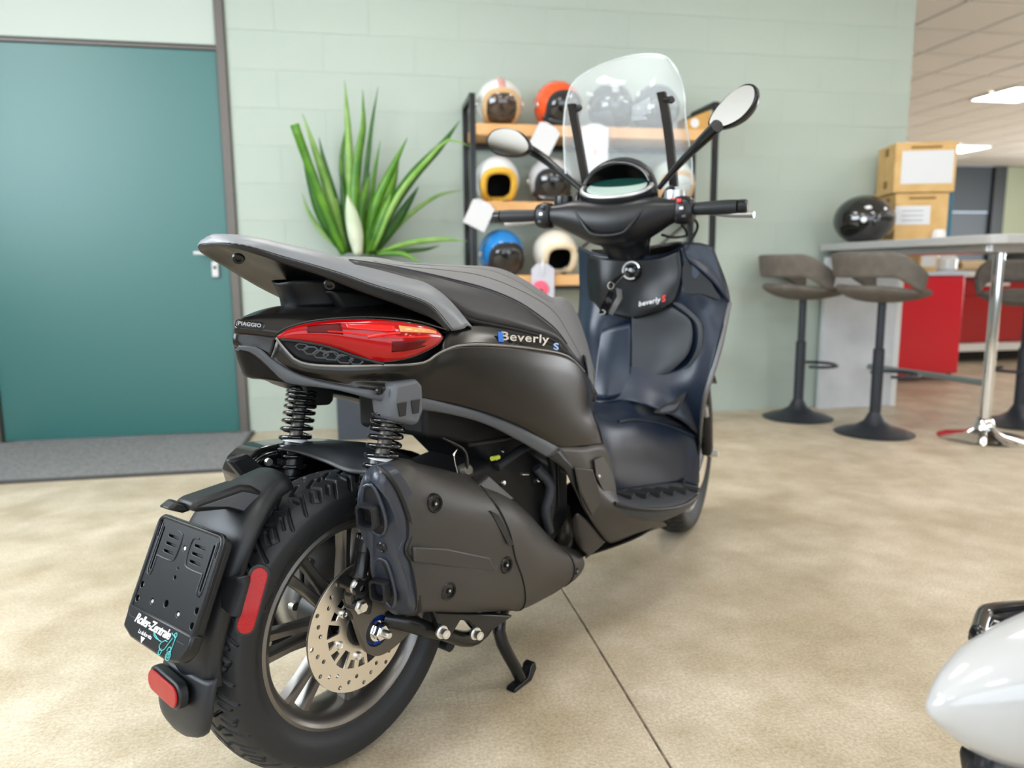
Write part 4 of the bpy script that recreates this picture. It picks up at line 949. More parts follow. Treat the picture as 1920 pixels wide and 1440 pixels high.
for q in ([(.000, -.084), (.018, -.090), (.026, -.0905), (.024, -.097), (.030, -.101), (.038, -.098), (.044, -.088), (.050, -.078)], [(.000, -.084), (.004, -.088), (.014, -.090)], [(.044, -.072), (.050, -.074), (.056, -.075), (.056, -.082), (.055, -.094), (.052, -.101)],
          [(.046, -.098), (.048, -.092), (.053, -.091), (.056, -.096)], [(.028, -.090), (.034, -.086), (.040, -.086)], [(.052, -.071), (.056, -.069), (.058, -.073), (.055, -.076), (.052, -.071)], [(.034, -.101), (.032, -.107), (.028, -.108), (.027, -.103), (.031, -.099)],
          [(.054, -.096), (.058, -.101), (.056, -.108), (.050, -.109), (.047, -.104), (.050, -.098), (.054, -.096)], [(.053, -.099), (.055, -.103), (.053, -.106), (.050, -.104), (.051, -.100)]): stroke(q)
# reflectors
def reflector(pa, pb, half, nrm, thick, arm=None):
    a, b = Vector(pa), Vector(pb); d = (b-a).normalized(); n = Vector(nrm); n = (n-d*n.dot(d)).normalized(); s = n.cross(d)
    def ol(h, ext):
        o = []
        for c, s0 in ((b, -90), (a, 90)):
            for k in range(9):
                t = math.radians(s0+180*k/8); o.append(c+(d*math.cos(t)+s*math.sin(t))*(h+ext))
        return o
    hs_ = slab('reflector_holder', [p-n*thick for p in ol(half, .005)], n*thick, M['tex'], R, bevel=.003)
    slab('reflector_lens', ol(half, 0), n*.004, M['refl'], hs_, bevel=.0015)
    return hs_
reflector(P(486, 1080, .118), P(461, 1172, .118), .0125, (-.75, -1, .15), .012)
slab('reflector_arm', PL([(418, 1085, .07), (452, 1082, .115), (462, 1095, .115), (448, 1160, .115), (436, 1156, .11), (412, 1140, .07)]), (.012, .0, 0), M['tex'], R, bevel=.003)
reflector(P(290, 1274, w=-.045), P(325, 1305, w=.020), .0165, (-1, -.15, .1), .016)

# inner hugger over the tyre
loft('tyre_hugger', [[lo(.276*0+.296*math.cos(math.radians(t)), wv, .276+(.300-abs(wv)*.10)*math.sin(math.radians(t))) for wv in (0, .05, .085)] for t in (74, 66, 56, 46, 36)], M['tex'], R, nu=15, nv=20, sym=True, solid=.003)
loft('hugger_lip', [PL([(520, 842, -.11), (560, 850, -.08), (610, 868, -.03), (650, 885, .03), (690, 890, .07), (712, 880, .10)]), PL([(540, 836, -.11), (590, 836, -.07), (640, 845, -.02), (690, 850, .04), (720, 855, .08), (735, 862, .10)]), PL([(570, 830, -.10), (630, 828, -.06), (690, 832, 0), (740, 845, .05), (770, 860, .09), (780, 870, .10)])], M['tex'], R, nu=24, nv=12, solid=.004)
slab('rear_mudguard_mount', [lo(x, -.11, z) for x, z in ((-.09, .59), (-.13, .585), (-.05, .47), (.02, .42), (.05, .45))], (0, .02, 0), M['tex'], R, bevel=.006)
# ---------------- bodywork
# shoulder band under the seat (carries the badge)
loft('shoulder_panel', [PL([(838, 622, .150), (890, 610, .138), (940, 616, .138), (1000, 630, .140), (1050, 650, .140), (1086, 680, .134), (1106, 716, .126)]),
                        PL([(830, 642, .158), (876, 628, .156), (932, 630, .160), (1004, 642, .162), (1056, 658, .158), (1090, 687, .148), (1107, 727, .134)]),
                        PL([(823, 662, .164), (861, 648, .170), (923, 647, .174), (1007, 655, .174), (1064, 668, .168), (1095, 697, .155), (1109, 742, .138)])], M['satin'], R, nu=40, nv=12, mirror=True)
# side panel: lip / crease line at the top, down to the trim strip
sp_rows = [[(519, 637), (557, 678), (611, 687), (715, 686), (794, 681), (823, 663, .165), (861, 649, .171), (923, 648, .175), (1007, 656, .175), (1064, 669, .169), (1096, 698, .156), (1110, 745, .138)],
           [(516, 645), (552, 686), (605, 697), (712, 698), (800, 695, .164), (845, 684, .172), (890, 680, .178), (950, 682, .182), (1020, 692, .182), (1070, 706, .176), (1100, 728, .164), (1110, 752, .142)],
           [(513, 655), (547, 690, 0, -.004), (592, 704, 0, -.006), (660, 713, 0, -.006), (770, 716, .154), (845, 718, .170), (905, 726, .182), (965, 738, .188), (1030, 752, .190), (1075, 766, .186), (1098, 775, .178), (1110, 768, .165)],
           [(510, 664), (543, 692, 0, -.006), (580, 707, 0, -.008), (640, 719, 0, -.008), (720, 729, .142), (800, 740, .156), (880, 760, .170), (945, 780, .184), (1015, 806, .192), (1070, 812, .192), (1108, 806, .186), (1122, 800, .176)],
           [(507, 671), (540, 693, 0, -.004), (573, 708, 0, -.006), (623, 721, 0, -.006), (680, 729, 0, -.004), (760, 740, .148), (850, 759, .158), (912, 776, .168), (975, 801, .178), (1047, 839, .188), (1096, 837, .188), (1131, 833, .182)]]
loft('side_panel', [PL(r) for r in sp_rows], M['satin'], R, nu=64, nv=26, mirror=True)
# bright lip line along the crease
lipc = PL([(517, 633), (530, 650), (557, 677), (611, 686), (715, 685), (794, 680), (823, 662, .166), (861, 648, .172), (923, 647, .176), (1007, 655, .176), (1064, 668, .170), (1095, 696, .157)])
tube('crease_lip', lipc, .0028, mat('satin_lip', (.22, .215, .21), .26, metal=.7), R, n=60, seg=8, mirror=True)
# inner closing skin behind the panels (keeps light out of the hollow body)
loft('inner_skin', [[lo(x, 0, zt), lo(x, wv*.8, zt-.005), lo(x, wv-.02, zt-.05), lo(x, wv-.03, zb)] for x, zt, zb, wv in ((-.10, .80, .77, .040), (0, .80, .745, .100), (.15, .79, .70, .140), (.35, .77, .66, .155), (.55, .74, .60, .155), (.70, .66, .50, .15))], M['dark'], R, nu=25, nv=20, sym=True)
# trim strip with grain
ts_u = [(441, 648, .0), (462, 648, .018), (485, 652, .032), (507, 671), (540, 693), (573, 708), (623, 721), (680, 729), (760, 740, .150), (850, 759, .160), (912, 776, .170), (975, 801, .180), (1047, 839, .190)]
ts_l = [(444, 657, .0), (470, 661, .018), (498, 682, .036), (531, 713), (556, 720), (590, 724), (632, 730), (690, 745), (760, 762, .148), (850, 777, .158), (912, 795, .168), (975, 826, .178), (1026, 856, .188)]
for g_ in (lambda l: l, mir):
    loft('trim_strip', [g_(PL(ts_u)), g_([a.lerp(b, .5)+OUT*.003 for a, b in zip(PL(ts_u), PL(ts_l))]), g_(PL(ts_l)), g_([p+Vector((.012, .02, .004)) for p in PL(ts_l)])], M['trim'], R, nu=70, nv=14, solid=.003)
lathe('trim_screw', [(0, .003), (.003, .003), (.0035, .005), (.006, .005), (.0075, 0)], M['blackmetal'], R, frame(P(711, 733, .147), (-.2, -1, 0), (0, 0, 1)), seg=18)
# black box under the tail
ub = PL([(443, 653, 0), (470, 660, .020), (496, 681, .036), (530, 712)]); ub2 = PL([(462, 705, 0), (485, 708, .020), (508, 711, .036), (534, 716)])
loft('tail_underbox', [ub, ub2, [p+Vector((.12, 0, -.01)) for p in ub2]], mat('underbox_black', (.002, .002, .0024), .3, spec=.2), R, nu=25, nv=10, lin=True, solid=.003, sym=True)
slab('tail_underbox_floor', [lo(-.12, -.04, .745), lo(-.12, .04, .745), lo(.10, .12, .705), lo(.10, -.12, .705)], (0, 0, .006), M['dark'], R, bevel=.002)
# tail cover with the badge
kc = [[(441, 624, 0), (475, 627, .020), (516, 632)], [(447, 602, 0), (486, 603, .022), (534, 618)], [(480, 590, 0), (530, 590, .040), (592, 602)], [(523, 577, 0), (600, 580, .06), (690, 595)],
      [(590, 574, 0), (690, 577, .080), (775, 602)], [(650, 570, 0), (750, 576, .09), (842, 620, .160)]]
tc_ = loft('tail_cover', [PL(r) for r in kc], M['satin'], R, nu=33, nv=26, sym=True)
loft('tail_lower_band', [PL([(441, 624, 0), (475, 627, .020), (516, 632)]), PL([(439, 638, 0), (478, 641, .022), (514, 645)]), PL([(442, 650, 0), (482, 654, .026), (508, 668)])], M['satin'], R, nu=25, nv=8, sym=True)
e1 = P(443, 606, -.016); e2 = P(486, 612, .026); dirx = (e2-e1).normalized(); nrm = dirx.cross((P(462, 600, .006)-P(464, 618, .006)).normalized()); nrm = nrm if nrm.x < 0 else -nrm
def hit(o, u, v):
    from mathutils.bvhtree import BVHTree
    t = BVHTree.FromPolygons([v_.co.copy() for v_ in o.data.vertices], [tuple(f.vertices) for f in o.data.polygons])
    a = P(u, v, -.6); b = P(u, v, .6); p_, n_h, _, _ = t.ray_cast(b, (a-b).normalized()); return p_, (n_h if n_h.dot(a-b) < 0 else -n_h)
h1, n1 = hit(tc_, 464, 609); h0, _ = hit(tc_, 447, 607); h2, _ = hit(tc_, 482, 611)
dirx = (h2-h0).normalized(); nrm = (n1-dirx*n1.dot(dirx)).normalized()
bm4 = frame((h0+h2)/2.0+dirx*.0035+((h1-(h0+h2)/2).dot(nrm)+.0025)*nrm, nrm, nrm.cross(dirx))
text('maker_badge', 'PIAGGIO', .0086, mat('badge_grey', (.34, .34, .34), .25, metal=.8), tc_, bm4, ext=.0012, bold=.0003, space=1.05)
tube('badge_rim', [bm4 @ Vector((a, b, .0)) for a, b in (lambda l: l+[l[0]])(rrect(-.0225, .0225, -.0056, .0056, .005, 5))], .0009, M['blackmetal'], tc_, seg=6)
# tail light
tl_t = [(517, 632), (546, 615), (592, 604), (649, 599), (718, 600), (775, 607), (814, 617), (830, 631)]
tl_b = [(519, 634), (557, 638), (603, 646), (640, 656), (679, 670), (706, 678), (752, 674), (787, 663), (823, 643), (830, 632)]
A_, B_ = cr(PL(tl_t), 40), cr(PL(tl_b), 40)
def between(f, bul): return [a.lerp(b, f)+Vector((-.35, -1, .1)).normalized()*bul*math.sin(PI*i/39)**.6 for i, (a, b) in enumerate(zip(A_, B_))]
def lampside(mirror):
    g = (lambda l: mir(l)) if mirror else (lambda l: l)
    ln = loft('tail_light', [g(between(f, b)) for f, b in ((0, .0), (.12, .008), (.3, .012), (.5, .014), (.7, .013), (.88, .008), (1, .0))], M['red'], R, nu=40, nv=22, solid=.002)
    up_ = [between(f, b) for f, b in ((.12, .0092), (.2, .0128), (.28, .0144))]
    loft('indicator_strip', [g(r[25:37]) for r in up_], M['amber'], ln, nu=20, nv=6, solid=.0015)  # reflection of a white lamp, drawn as an orange strip on the lens
    loft('upper_lens', [g(r[14:25]) for r in up_], M['redl'], ln, nu=14, nv=6, solid=.0015)
    loft('dark_cell', [g(between(f, b)[6:14]) for f, b in ((.12, .0095), (.35, .014), (.5, .0155))], M['redd'], ln, nu=12, nv=6, solid=.001)
    loft('lower_cell', [g(between(f, b)[23:33]) for f, b in ((.52, .0150), (.64, .0145), (.78, .0125))], M['redd'], ln, nu=14, nv=6, solid=.001)
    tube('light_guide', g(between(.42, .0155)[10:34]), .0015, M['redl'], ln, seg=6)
    tube('light_guide', g([*between(.46, .0155)[18:19], *between(.36, .015)[21:22], *between(.30, .0145)[25:26]]), .0028, M['redl'], ln, n=12, seg=8)  # short streak draws a curved highlight on the lens in brighter red
    tube('lens_edge', g(between(0, 0)+between(1, 0)[::-1]), .0016, M['gloss'], ln, seg=6)
    # dark honeycomb below the lens
    lo_ = PL([(519, 637), (557, 678), (611, 687), (715, 686), (760, 684)]); hi_ = PL([(521, 636), (557, 640), (610, 650), (660, 668), (715, 682)])
    gr = loft('grille_backing', [g([p+Vector((.012, .012, 0)) for p in r]) for r in (hi_, [a.lerp(b, .5) for a, b in zip(hi_, lo_)], lo_)], M['dark'], R, nu=24, nv=6, solid=.002)
    for u, v, w, s in ((583, 657, .104, 1), (601, 664, .113, 1), (622, 667, .120, 1.1), (646, 673, .128, 1.1), (668, 677, .135, .9), (566, 650, .095, .8), (612, 655, .116, .8), (638, 661, .124, .9)):
        c = PT(u, v, 0); t_ = Vector((.78, -.5, -.12)).normalized(); n_ = Vector((-.42, -.9, -.1)); b_ = t_.cross(n_).normalized()
        tube('honeycomb_cell', g([c+(t_*math.cos(k*PI/3)*1.5+b_*math.sin(k*PI/3)*.8)*.0085*s for k in range(7)]), .0016, M['trim'], gr, seg=6)
    tube('grille_blade', g([p+Vector((.003, -.003, 0)) for p in hi_]), .0035, M['tex'], gr, n=24, seg=8)
lampside(False); lampside(True)
sm4 = None
# grab rail -------------------------------------------------------
ol = PL([(399, 456, .0), (430, 457, .042), (471, 465, .068), (527, 482, .086), (584, 498, .108), (640, 515, .126), (700, 536, .142), (757, 553, .155), (806, 573, .162), (832, 602, .160), (846, 620, .158)])      # groove line
ou = PL([(398, 449, .0), (432, 450, .040), (475, 456, .066), (532, 470, .085), (590, 486, .106), (648, 503, .124), (708, 523, .140), (765, 540, .153), (812, 559, .160), (850, 590, .160), (868, 616, .158)])
iu = PL([(402, 443, 0), (443, 444, .022), (490, 450, .040), (546, 462, .056), (600, 473, .076), (652, 489, .095), (704, 503, .112), (762, 521, .125), (800, 533, .134), (838, 560, .140), (884, 613, .150)])
fl2 = PL([(402, 461, 0), (443, 465, .050), (490, 478, .073), (546, 498, .090), (602, 515, .112), (659, 538, .128), (710, 557, .142), (757, 574, .154), (800, 592, .160), (823, 607, .160), (836, 622, .157)])
n_ = 44
gr_ = [cr(l, n_) for l in (iu, [a.lerp(b, .5)+Vector((0, 0, .004)) for a, b in zip(iu, ou)], ou, ol)]
def side2(l): return mir(l)[::-1]+l[1:]
full = [side2(l) for l in gr_]
under = [side2(cr(l, n_)) for l in (ol, fl2)]
vs = [p for r in full for p in r]; nn = len(full[0])
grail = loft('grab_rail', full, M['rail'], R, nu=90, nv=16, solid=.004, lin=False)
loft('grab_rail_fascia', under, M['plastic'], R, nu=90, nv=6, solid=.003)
tube('rail_groove', [p+Vector((-.0006, -.0012, 0)) for p in cr(side2([a.lerp(b, .86) for a, b in zip(gr_[2], gr_[3])]), 100)], .0013, M['dark'], grail, seg=6)
# carrier plate inside the rail and the dark underside running down to the tail
cp_r = [side2([p+Vector((0, 0, -.004)) for p in gr_[0]]), [Vector((p.x+.01, p.y*.4, p.z-.006)) for p in side2(gr_[0])], [Vector((p.x+.012, 0, p.z-.006)) for p in side2(gr_[0])]]
loft('carrier_plate', cp_r, M['plastic'], R, nu=60, nv=10, solid=.004)
ff_ = cr(fl2, 30); rows_u = []
for i in range(0, 26):
    e = ff_[i]; c = Vector((e.x+.012, 0, e.z+.010*min(1, i/6))); rows_u.append([c, c.lerp(e, .45)+Vector((.004, 0, .006)), c.lerp(e, .8)+Vector((.002, 0, .004)), e])
loft('rail_underside', rows_u, mat('underside_black', (.005, .005, .0055), .36), R, nu=33, nv=30, sym=True, solid=.003)
loft('rail_foot', [[lo(x, 0, z), lo(x+.01, .03, z+.004), lo(x+.05, .05, z+.005), lo(x+.12, .055, z+.01)] for x, z in ((-.085, .898), (-.078, .885), (-.070, .868), (-.068, .852))], mat('rail_foot_black', (.004, .0045, .006), .4, spec=.25), R, nu=21, nv=8, sym=True)
slab('rail_web', [lo(x, .07, z) for x, z in ((-.03, .885), (.20, .865), (.27, .815), (.0, .845))], (0, .14, 0), M['dark'], R, bevel=.006)
for u, v, w in ((447, 484, .030), (618, 533, .10)): lathe('rail_screw', [(0, .001), (.004, .001), (.0045, .004), (.0085, .004), (.010, 0)], M['blackmetal'], grail, frame(P(u, v, w), (-.5, -.6, -.6), (0, 0, 1)), seg=18)

# seat --------------------------------------------------------------
sr0 = PL([(628, 481, 0), (698, 482, 0), (757, 492, 0), (860, 497, 0), (930, 502, 0), (975, 521, 0), (1010, 543, 0), (1034, 558, 0), (1053, 557, 0), (1072, 575, 0), (1092, 625, 0), (1112, 700, 0)])
sr0b = PL([(634, 483, .045), (698, 485, .045), (757, 494, .045), (850, 500, .045), (915, 506, .045), (968, 526, .045), (1012, 555, .045), (1034, 566, .045), (1058, 573, .045), (1075, 597, .045), (1094, 642, .045), (1114, 708, .045)])
sr1 = PL([(645, 486, .085), (700, 490, .085), (757, 499, .085), (830, 506, .085), (900, 516, .085), (962, 538, .085), (1017, 567, .085), (1044, 590, .085), (1066, 626, .082), (1082, 655, .08), (1100, 690, .075), (1115, 722, .07)])
sr2 = PL([(655, 489, .108), (705, 496, .110), (757, 506, .112), (840, 525, .114), (915, 546, .116), (973, 571, .116), (1015, 600, .115), (1043, 624, .112), (1062, 648, .108), (1080, 672, .10), (1098, 700, .092), (1115, 732, .085)])
sr3 = PL([(665, 500, .116), (715, 512, .124), (770, 530, .130), (836, 560, .134), (880, 588, .136), (930, 600, .136), (990, 614, .136), (1044, 633, .130), (1066, 660, .122), (1086, 688, .114), (1102, 716, .104), (1117, 742, .095)])
sr4 = [p+Vector((0, .012, -.016)) for p in sr3]
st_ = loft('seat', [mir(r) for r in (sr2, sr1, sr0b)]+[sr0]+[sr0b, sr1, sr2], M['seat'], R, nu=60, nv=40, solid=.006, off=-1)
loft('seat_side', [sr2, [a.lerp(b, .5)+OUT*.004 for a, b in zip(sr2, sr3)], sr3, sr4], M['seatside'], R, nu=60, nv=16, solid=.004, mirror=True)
tube('seat_stitching', [p+OUT*.0012+Vector((0, 0, .0006)) for p in cr(sr2[:9], 60)], .0012, M['stitch'], st_, seg=6)
tube('seat_stitching', [p+OUT*.0012+Vector((0, 0, .0006)) for p in mir(cr(sr2[:9], 60))], .0012, M['stitch'], st_, seg=6)
tube('seat_piping', [p+Vector((0, -.0010, .0012)) for p in cr([a.lerp(b, .12) for a, b in zip(sr2, sr1)][:9], 60)], .0016, M['seatside'], st_, seg=6)
tube('seat_pleat', [p+Vector((0, 0, -.0006)) for p in cr(sr0b[2:9], 50)], .0010, M['seatside'], st_, seg=6)
tube('seat_pleat', [p+Vector((0, 0, -.0004)) for p in cr(sr1[1:11], 50)], .0010, M['seatside'], st_, seg=6)
tube('seat_edge_seal', [p+Vector((.004, .010, -.010)) for p in sr3], .009, M['dark'], R, n=40, seg=8, mirror=True)
loft('seat_front_fairing', [PL([(1046, 640, .132), (1070, 668, .126), (1092, 700, .118), (1113, 744, .10)]), PL([(1052, 650, .138), (1076, 680, .136), (1098, 712, .130), (1112, 748, .124)]), PL([(1064, 668, .150), (1086, 690, .150), (1104, 722, .140), (1111, 750, .132)])], M['gloss'], R, nu=20, nv=8, mirror=True)
loft('seat_nose_panel', [[lo(x, 0, z), lo(x-.01, .05, z), lo(x-.05, .09, z), lo(x-.10, .12, z+.004)] for x, z in ((.80, .70), (.815, .64), (.81, .57), (.80, .52))], M['inner'], R, nu=25, nv=10, sym=True)

# model badge along the shoulder
b0, b1 = P(933, 634, .1645), P(1027, 648, .1645); dx = (b1-b0); nb = Vector((-.05, -1, .45)).normalized()
def badge(txt, p, size, mt_, space=1.0):
    m4 = frame(p+nb*.002, nb, nb.cross(dx.normalized())) @ Matrix.Diagonal((1.35, .78, 1, 1)); return text('model_badge', txt, size, mt_, R, m4, ext=.0016, shear=.25, align='LEFT', space=space, bold=.0006)
chb = mat('badge_chrome', (.72, .72, .70), .18, metal=1)
badge('Beverly', b0+Vector((0, 0, .003)), .034, chb, 1.08)
slab('badge_inlay', [frame(b0+nb*.0022, nb, nb.cross(dx.normalized())) @ Vector((a, b, 0)) for a, b in ((-.004, -.010), (.010, -.010), (.014, .012), (0, .012))], nb*.003, M['bluebadge'], R, bevel=.0008)
badge('S', P(1034, 651, .162), .030, mat('badge_light_blue', (.30, .45, .75), .25, metal=.5))

# ---------------- lower side panels and floor
mp = M['exh']
loft('floor_side_panel', [PL([(1047, 839, .189), (1090, 838, .190), (1131, 834, .183), (1142, 852, .165)]), PL([(1060, 860, .191), (1100, 868, .196), (1128, 880, .186), (1152, 902, .168)]), PL([(1073, 877, .193), (1108, 900, .201), (1136, 920, .202), (1160, 941, .212)]),
                          PL([(1094, 950, .191), (1114, 957, .201), (1152, 958, .218), (1196, 972, .236)]), PL([(1131, 1008, .172), (1140, 1013, .178), (1188, 994, .203), (1240, 978, .222)]), PL([(1140, 1016, .12), (1150, 1018, .13), (1195, 1003, .15), (1250, 985, .17)])], mp, R, nu=30, nv=30, mirror=True)
slab('floor_hatch', PL([(1113, 862, .199), (1130, 855, .192), (1142, 880, .184), (1154, 918, .190), (1132, 926, .204), (1116, 890, .203)]), OUT*.003, mp, R, bevel=.002)
lathe('hatch_screw', [(0, .004), (.004, .004), (.005, 0)], M['bolt'], R, frame(P(1122, 893, .205), (-.2, -1, .3), (0, 0, 1)), seg=12)
loft('arch_trim', [PL([(1026, 856, .188), (1040, 866, .190), (1058, 880, .192), (1074, 912, .190), (1094, 954, .188), (1131, 1009, .170)]), PL([(1047, 839, .190), (1060, 858, .192), (1074, 876, .194), (1084, 912, .192), (1104, 954, .190), (1136, 1012, .174)])], M['plastic'], R, nu=30, nv=4, mirror=True)
slab('rear_fin', PL([(1075, 876, .196), (1108, 879, .200), (1126, 938, .206), (1107, 966, .200), (1084, 920, .196)]), OUT*.006, mp, R, bevel=.003)
loft('belly_scoop', [PL([(1072, 974, .150), (1082, 962, .168), (1102, 977, .176), (1134, 1016, .170)]), PL([(1074, 1000, .145), (1090, 1000, .165), (1108, 1012, .170), (1124, 1026, .165)]), PL([(1081, 1018, .138), (1090, 1030, .152), (1100, 1040, .155), (1098, 1047, .150)])], mp, R, nu=20, nv=14, mirror=True)
loft('belly_pan', [[lo(x, 0, z), lo(x, .10, z+.004), lo(x, w_, z+.025)] for x, z, w_ in ((.58, .20, .14), (.72, .185, .16), (.9, .185, .19), (1.1, .21, .19), (1.22, .26, .16))], M['dark'], R, nu=25, nv=16, sym=True)
# footboard
fo = [(1150, 944, .215), (1190, 953, .238), (1235, 955, .256), (1280, 947, .258), (1306, 930, .240)]
loft('footboard', [PL([(1136, 922, .125), (1180, 916, .128), (1230, 909, .135), (1275, 905, .150), (1308, 912, .178)]), PL([(1142, 932, .17), (1185, 934, .182), (1232, 931, .195), (1278, 925, .205), (1309, 920, .21)]), PL(fo), [p+Vector((0, .006, -.022)) for p in PL(fo)], [p+Vector((0, .05, -.052)) for p in PL(fo)]], M['inner2'], R, nu=30, nv=20, mirror=True)
for k in range(6):
    f = k/5; a = P(1168, 932, .165).lerp(P(1292, 922, .195), f); d = Vector((.045, -.03, .001))
    rings('floor_mat_rib', [[a+Vector((dx_, -.030*s+dx_*.2, .004+dz)) for dx_, dz in ((-.018, 0), (-.014, .009), (.014, .009), (.018, 0))] for s in (-1, -.3, .4, 1)], M['rubber'], R, smoothring=False, autos=40, mirror=True)
tube('floor_edge_trim', [p+OUT*.003 for p in PL(fo)], .006, M['tex'], R, n=24, mirror=True)
# tunnel
loft('tunnel', [PL([(1112, 752, 0), (1136, 757, 0), (1170, 752, 0), (1205, 745, 0)]), PL([(1110, 762, .05), (1138, 772, .05), (1175, 770, .05), (1225, 765, .05)]), PL([(1113, 778, .098), (1150, 792, .098), (1200, 788, .098), (1250, 797, .115), (1312, 822, .180)]),
                PL([(1120, 805, .125), (1152, 832, .120), (1215, 838, .120), (1280, 846, .148), (1312, 852, .185)]), PL([(1133, 858, .150), (1160, 872, .125), (1220, 870, .122), (1280, 872, .15), (1311, 880, .182)]), PL([(1138, 924, .128), (1180, 918, .128), (1230, 911, .135), (1278, 906, .152), (1309, 914, .18)])], M['inner'], R, nu=34, nv=34, sym=False, mirror=True)
tube('tunnel_ridge', PL([(1160, 790, .10), (1195, 786, .10), (1250, 797, .117), (1312, 821, .181)]), .004, M['inner'], R, n=24, mirror=True)
# leg shield, facing the rider
sh_rows = [[(1086, 462, -.200), (1125, 476, -.11), (1190, 480, 0), (1250, 474, .09), (1290, 456, .155), (1336, 462, .205)],
           [(1087, 505, -.205), (1120, 520, -.12), (1190, 522, 0), (1255, 510, .10), (1300, 496, .17), (1352, 510, .228)],
           [(1088, 555, -.205), (1118, 566, -.12), (1190, 572, 0), (1262, 556, .115), (1310, 552, .188), (1368, 566, .250)],
           [(1084, 610, -.205), (1112, 618, -.12), (1190, 622, -.01), (1272, 610, .125), (1318, 608, .20), (1352, 625, .248)],
           [(1082, 660, -.200), (1112, 668, -.12), (1185, 672, -.005), (1270, 666, .12), (1306, 676, .19), (1333, 700, .236)],
           [(1092, 715, -.17), (1115, 722, -.11), (1180, 722, .0), (1245, 722, .10), (1288, 738, .17), (1316, 770, .215)],
           [(1104, 758, -.12), (1120, 758, -.08), (1172, 752, .0), (1232, 768, .10), (1280, 790, .16), (1313, 822, .185)]]
loft('leg_shield', [PL(r) for r in sh_rows], M['inner'], R, nu=44, nv=44, solid=.006)
# glove box panel, knee pad, vents, edge
def overlay(nm, l, d, m, nseg=40, off=Vector((-1, -.15, .1)).normalized(), bev=.004, base=.003): return slab(nm, cr([p+off*base for p in PL(l)], nseg, True), off*d, m, R, bevel=bev)
gp = loft('glove_box_panel', [[p+Vector((-.014, 0, 0)) for p in PL(r)] for r in ([(1108, 478, -.150), (1140, 484, -.08), (1190, 486, 0), (1240, 482, .075), (1278, 468, .135)], [(1108, 520, -.155), (1138, 530, -.08), (1190, 532, 0), (1245, 522, .085), (1282, 512, .143)], [(1112, 556, -.145), (1140, 572, -.08), (1190, 582, 0), (1240, 572, .085), (1272, 556, .130)], [(1125, 575, -.12), (1145, 586, -.07), (1190, 597, 0), (1235, 585, .075), (1260, 570, .115)])], M['plastic'], R, nu=30, nv=20, solid=.012)
loft('knee_pad', [[p+Vector((-.010, 0, 0)) for p in PL(r)] for r in ([(1188, 594, 0), (1222, 586, .05), (1262, 574, .112)], [(1187, 635, -.005), (1240, 630, .075), (1298, 604, .172)], [(1186, 680, -.005), (1238, 676, .075), (1294, 660, .170)], [(1186, 716, -.003), (1220, 712, .05), (1256, 700, .105)])], M['inner2'], R, nu=24, nv=20, solid=.008)
loft('knee_pad_border', [[p+Vector((-.004, 0, 0)) for p in PL(r)] for r in ([(1258, 566, .112), (1290, 590, .158), (1308, 612, .188), (1304, 662, .186), (1262, 710, .114), (1186, 728, -.003)], [(1276, 566, .135), (1304, 590, .178), (1318, 612, .200), (1312, 668, .196), (1268, 722, .124), (1186, 742, .0)])], M['inner2'], R, nu=30, nv=4, solid=.010)
loft('shield_centre_rib', [[p+Vector((-.006, 0, 0)) for p in PL(r)] for r in ([(1128, 620, -.10), (1150, 612, -.06), (1185, 606, -.006)], [(1120, 680, -.10), (1148, 690, -.055), (1184, 690, -.004)], [(1112, 745, -.10), (1140, 748, -.05), (1182, 740, 0)])], M['inner'], R, nu=16, nv=14, solid=.008)
overlay('vent_recess', [(1228, 772, .100), (1262, 752, .135), (1288, 734, .170), (1282, 752, .165), (1270, 772, .150), (1250, 776, .125)], .002, M['dark'], base=.006, bev=.0005)
overlay('vent_plate', [(1234, 770, .105), (1262, 756, .135), (1278, 746, .157), (1268, 766, .148), (1252, 772, .128)], .002, M['inner'], base=.008, bev=.0005)
overlay('side_pocket', [(1285, 492, .150), (1318, 500, .19), (1340, 540, .222), (1352, 562, .238), (1318, 552, .20), (1285, 548, .155)], .002, M['plastic'], base=.005, bev=.001)
loft('shield_shoulder', [[p+Vector((-.012, 0, 0)) for p in PL(r)] for r in ([(1284, 458, .145), (1310, 455, .175), (1337, 462, .207)], [(1288, 478, .15), (1325, 488, .195), (1352, 508, .230)], [(1300, 492, .17), (1340, 528, .222), (1368, 566, .252)])], M['inner'], R, nu=18, nv=12, solid=.008)
tube('shield_edge_trim', PL([(1368, 567, .252), (1356, 622, .250), (1338, 690, .240), (1322, 745, .226), (1314, 800, .205), (1313, 830, .19)]), [.007, .009, .010, .007, .004, .003], mat('edge_trim_satin', (.16, .16, .165), .32, metal=.5), R, n=30, seg=12, mirror=True)
# ignition, key, lettering
kp_ = P(1190, 508, 0)+Vector((-.016, 0, 0))
ig = lathe('ignition_lock', [(0, .020), (.006, .020), (.008, .024), (.015, .022), (.020, .012), (.022, .010), (.027, .012), (.030, .006), (.031, 0)], M['gloss'], R, frame(kp_, (-1, -.2, .15), (0, 0, 1)), seg=32)
lathe('lock_ring', [(.0225, .0125), (.0275, .0135), (.028, .011)], M['silver'], ig, frame(kp_, (-1, -.2, .15), (0, 0, 1)), seg=32, a0=.3, a1=5.2)
k0 = kp_+Vector((-.026, 0, -.004)); k1 = P(1158, 535, 0)+Vector((-.04, 0, 0))
ky = tube('key_ring', [k1+Vector((0, .010*math.cos(t), .010*math.sin(t))) for t in [i*PI/8 for i in range(17)]], .0015, M['chrome'], R, seg=6)
slab('key_bow', [k0.lerp(k1, f)+Vector((0, a, b)) for f, a, b in ((0, -.004, .004), (.3, -.006, .004), (1, -.008, -.004), (1, .008, .006), (.3, .006, .006), (0, .004, .006))], (-.003, 0, 0), M['chrome'], ky, bevel=.001)
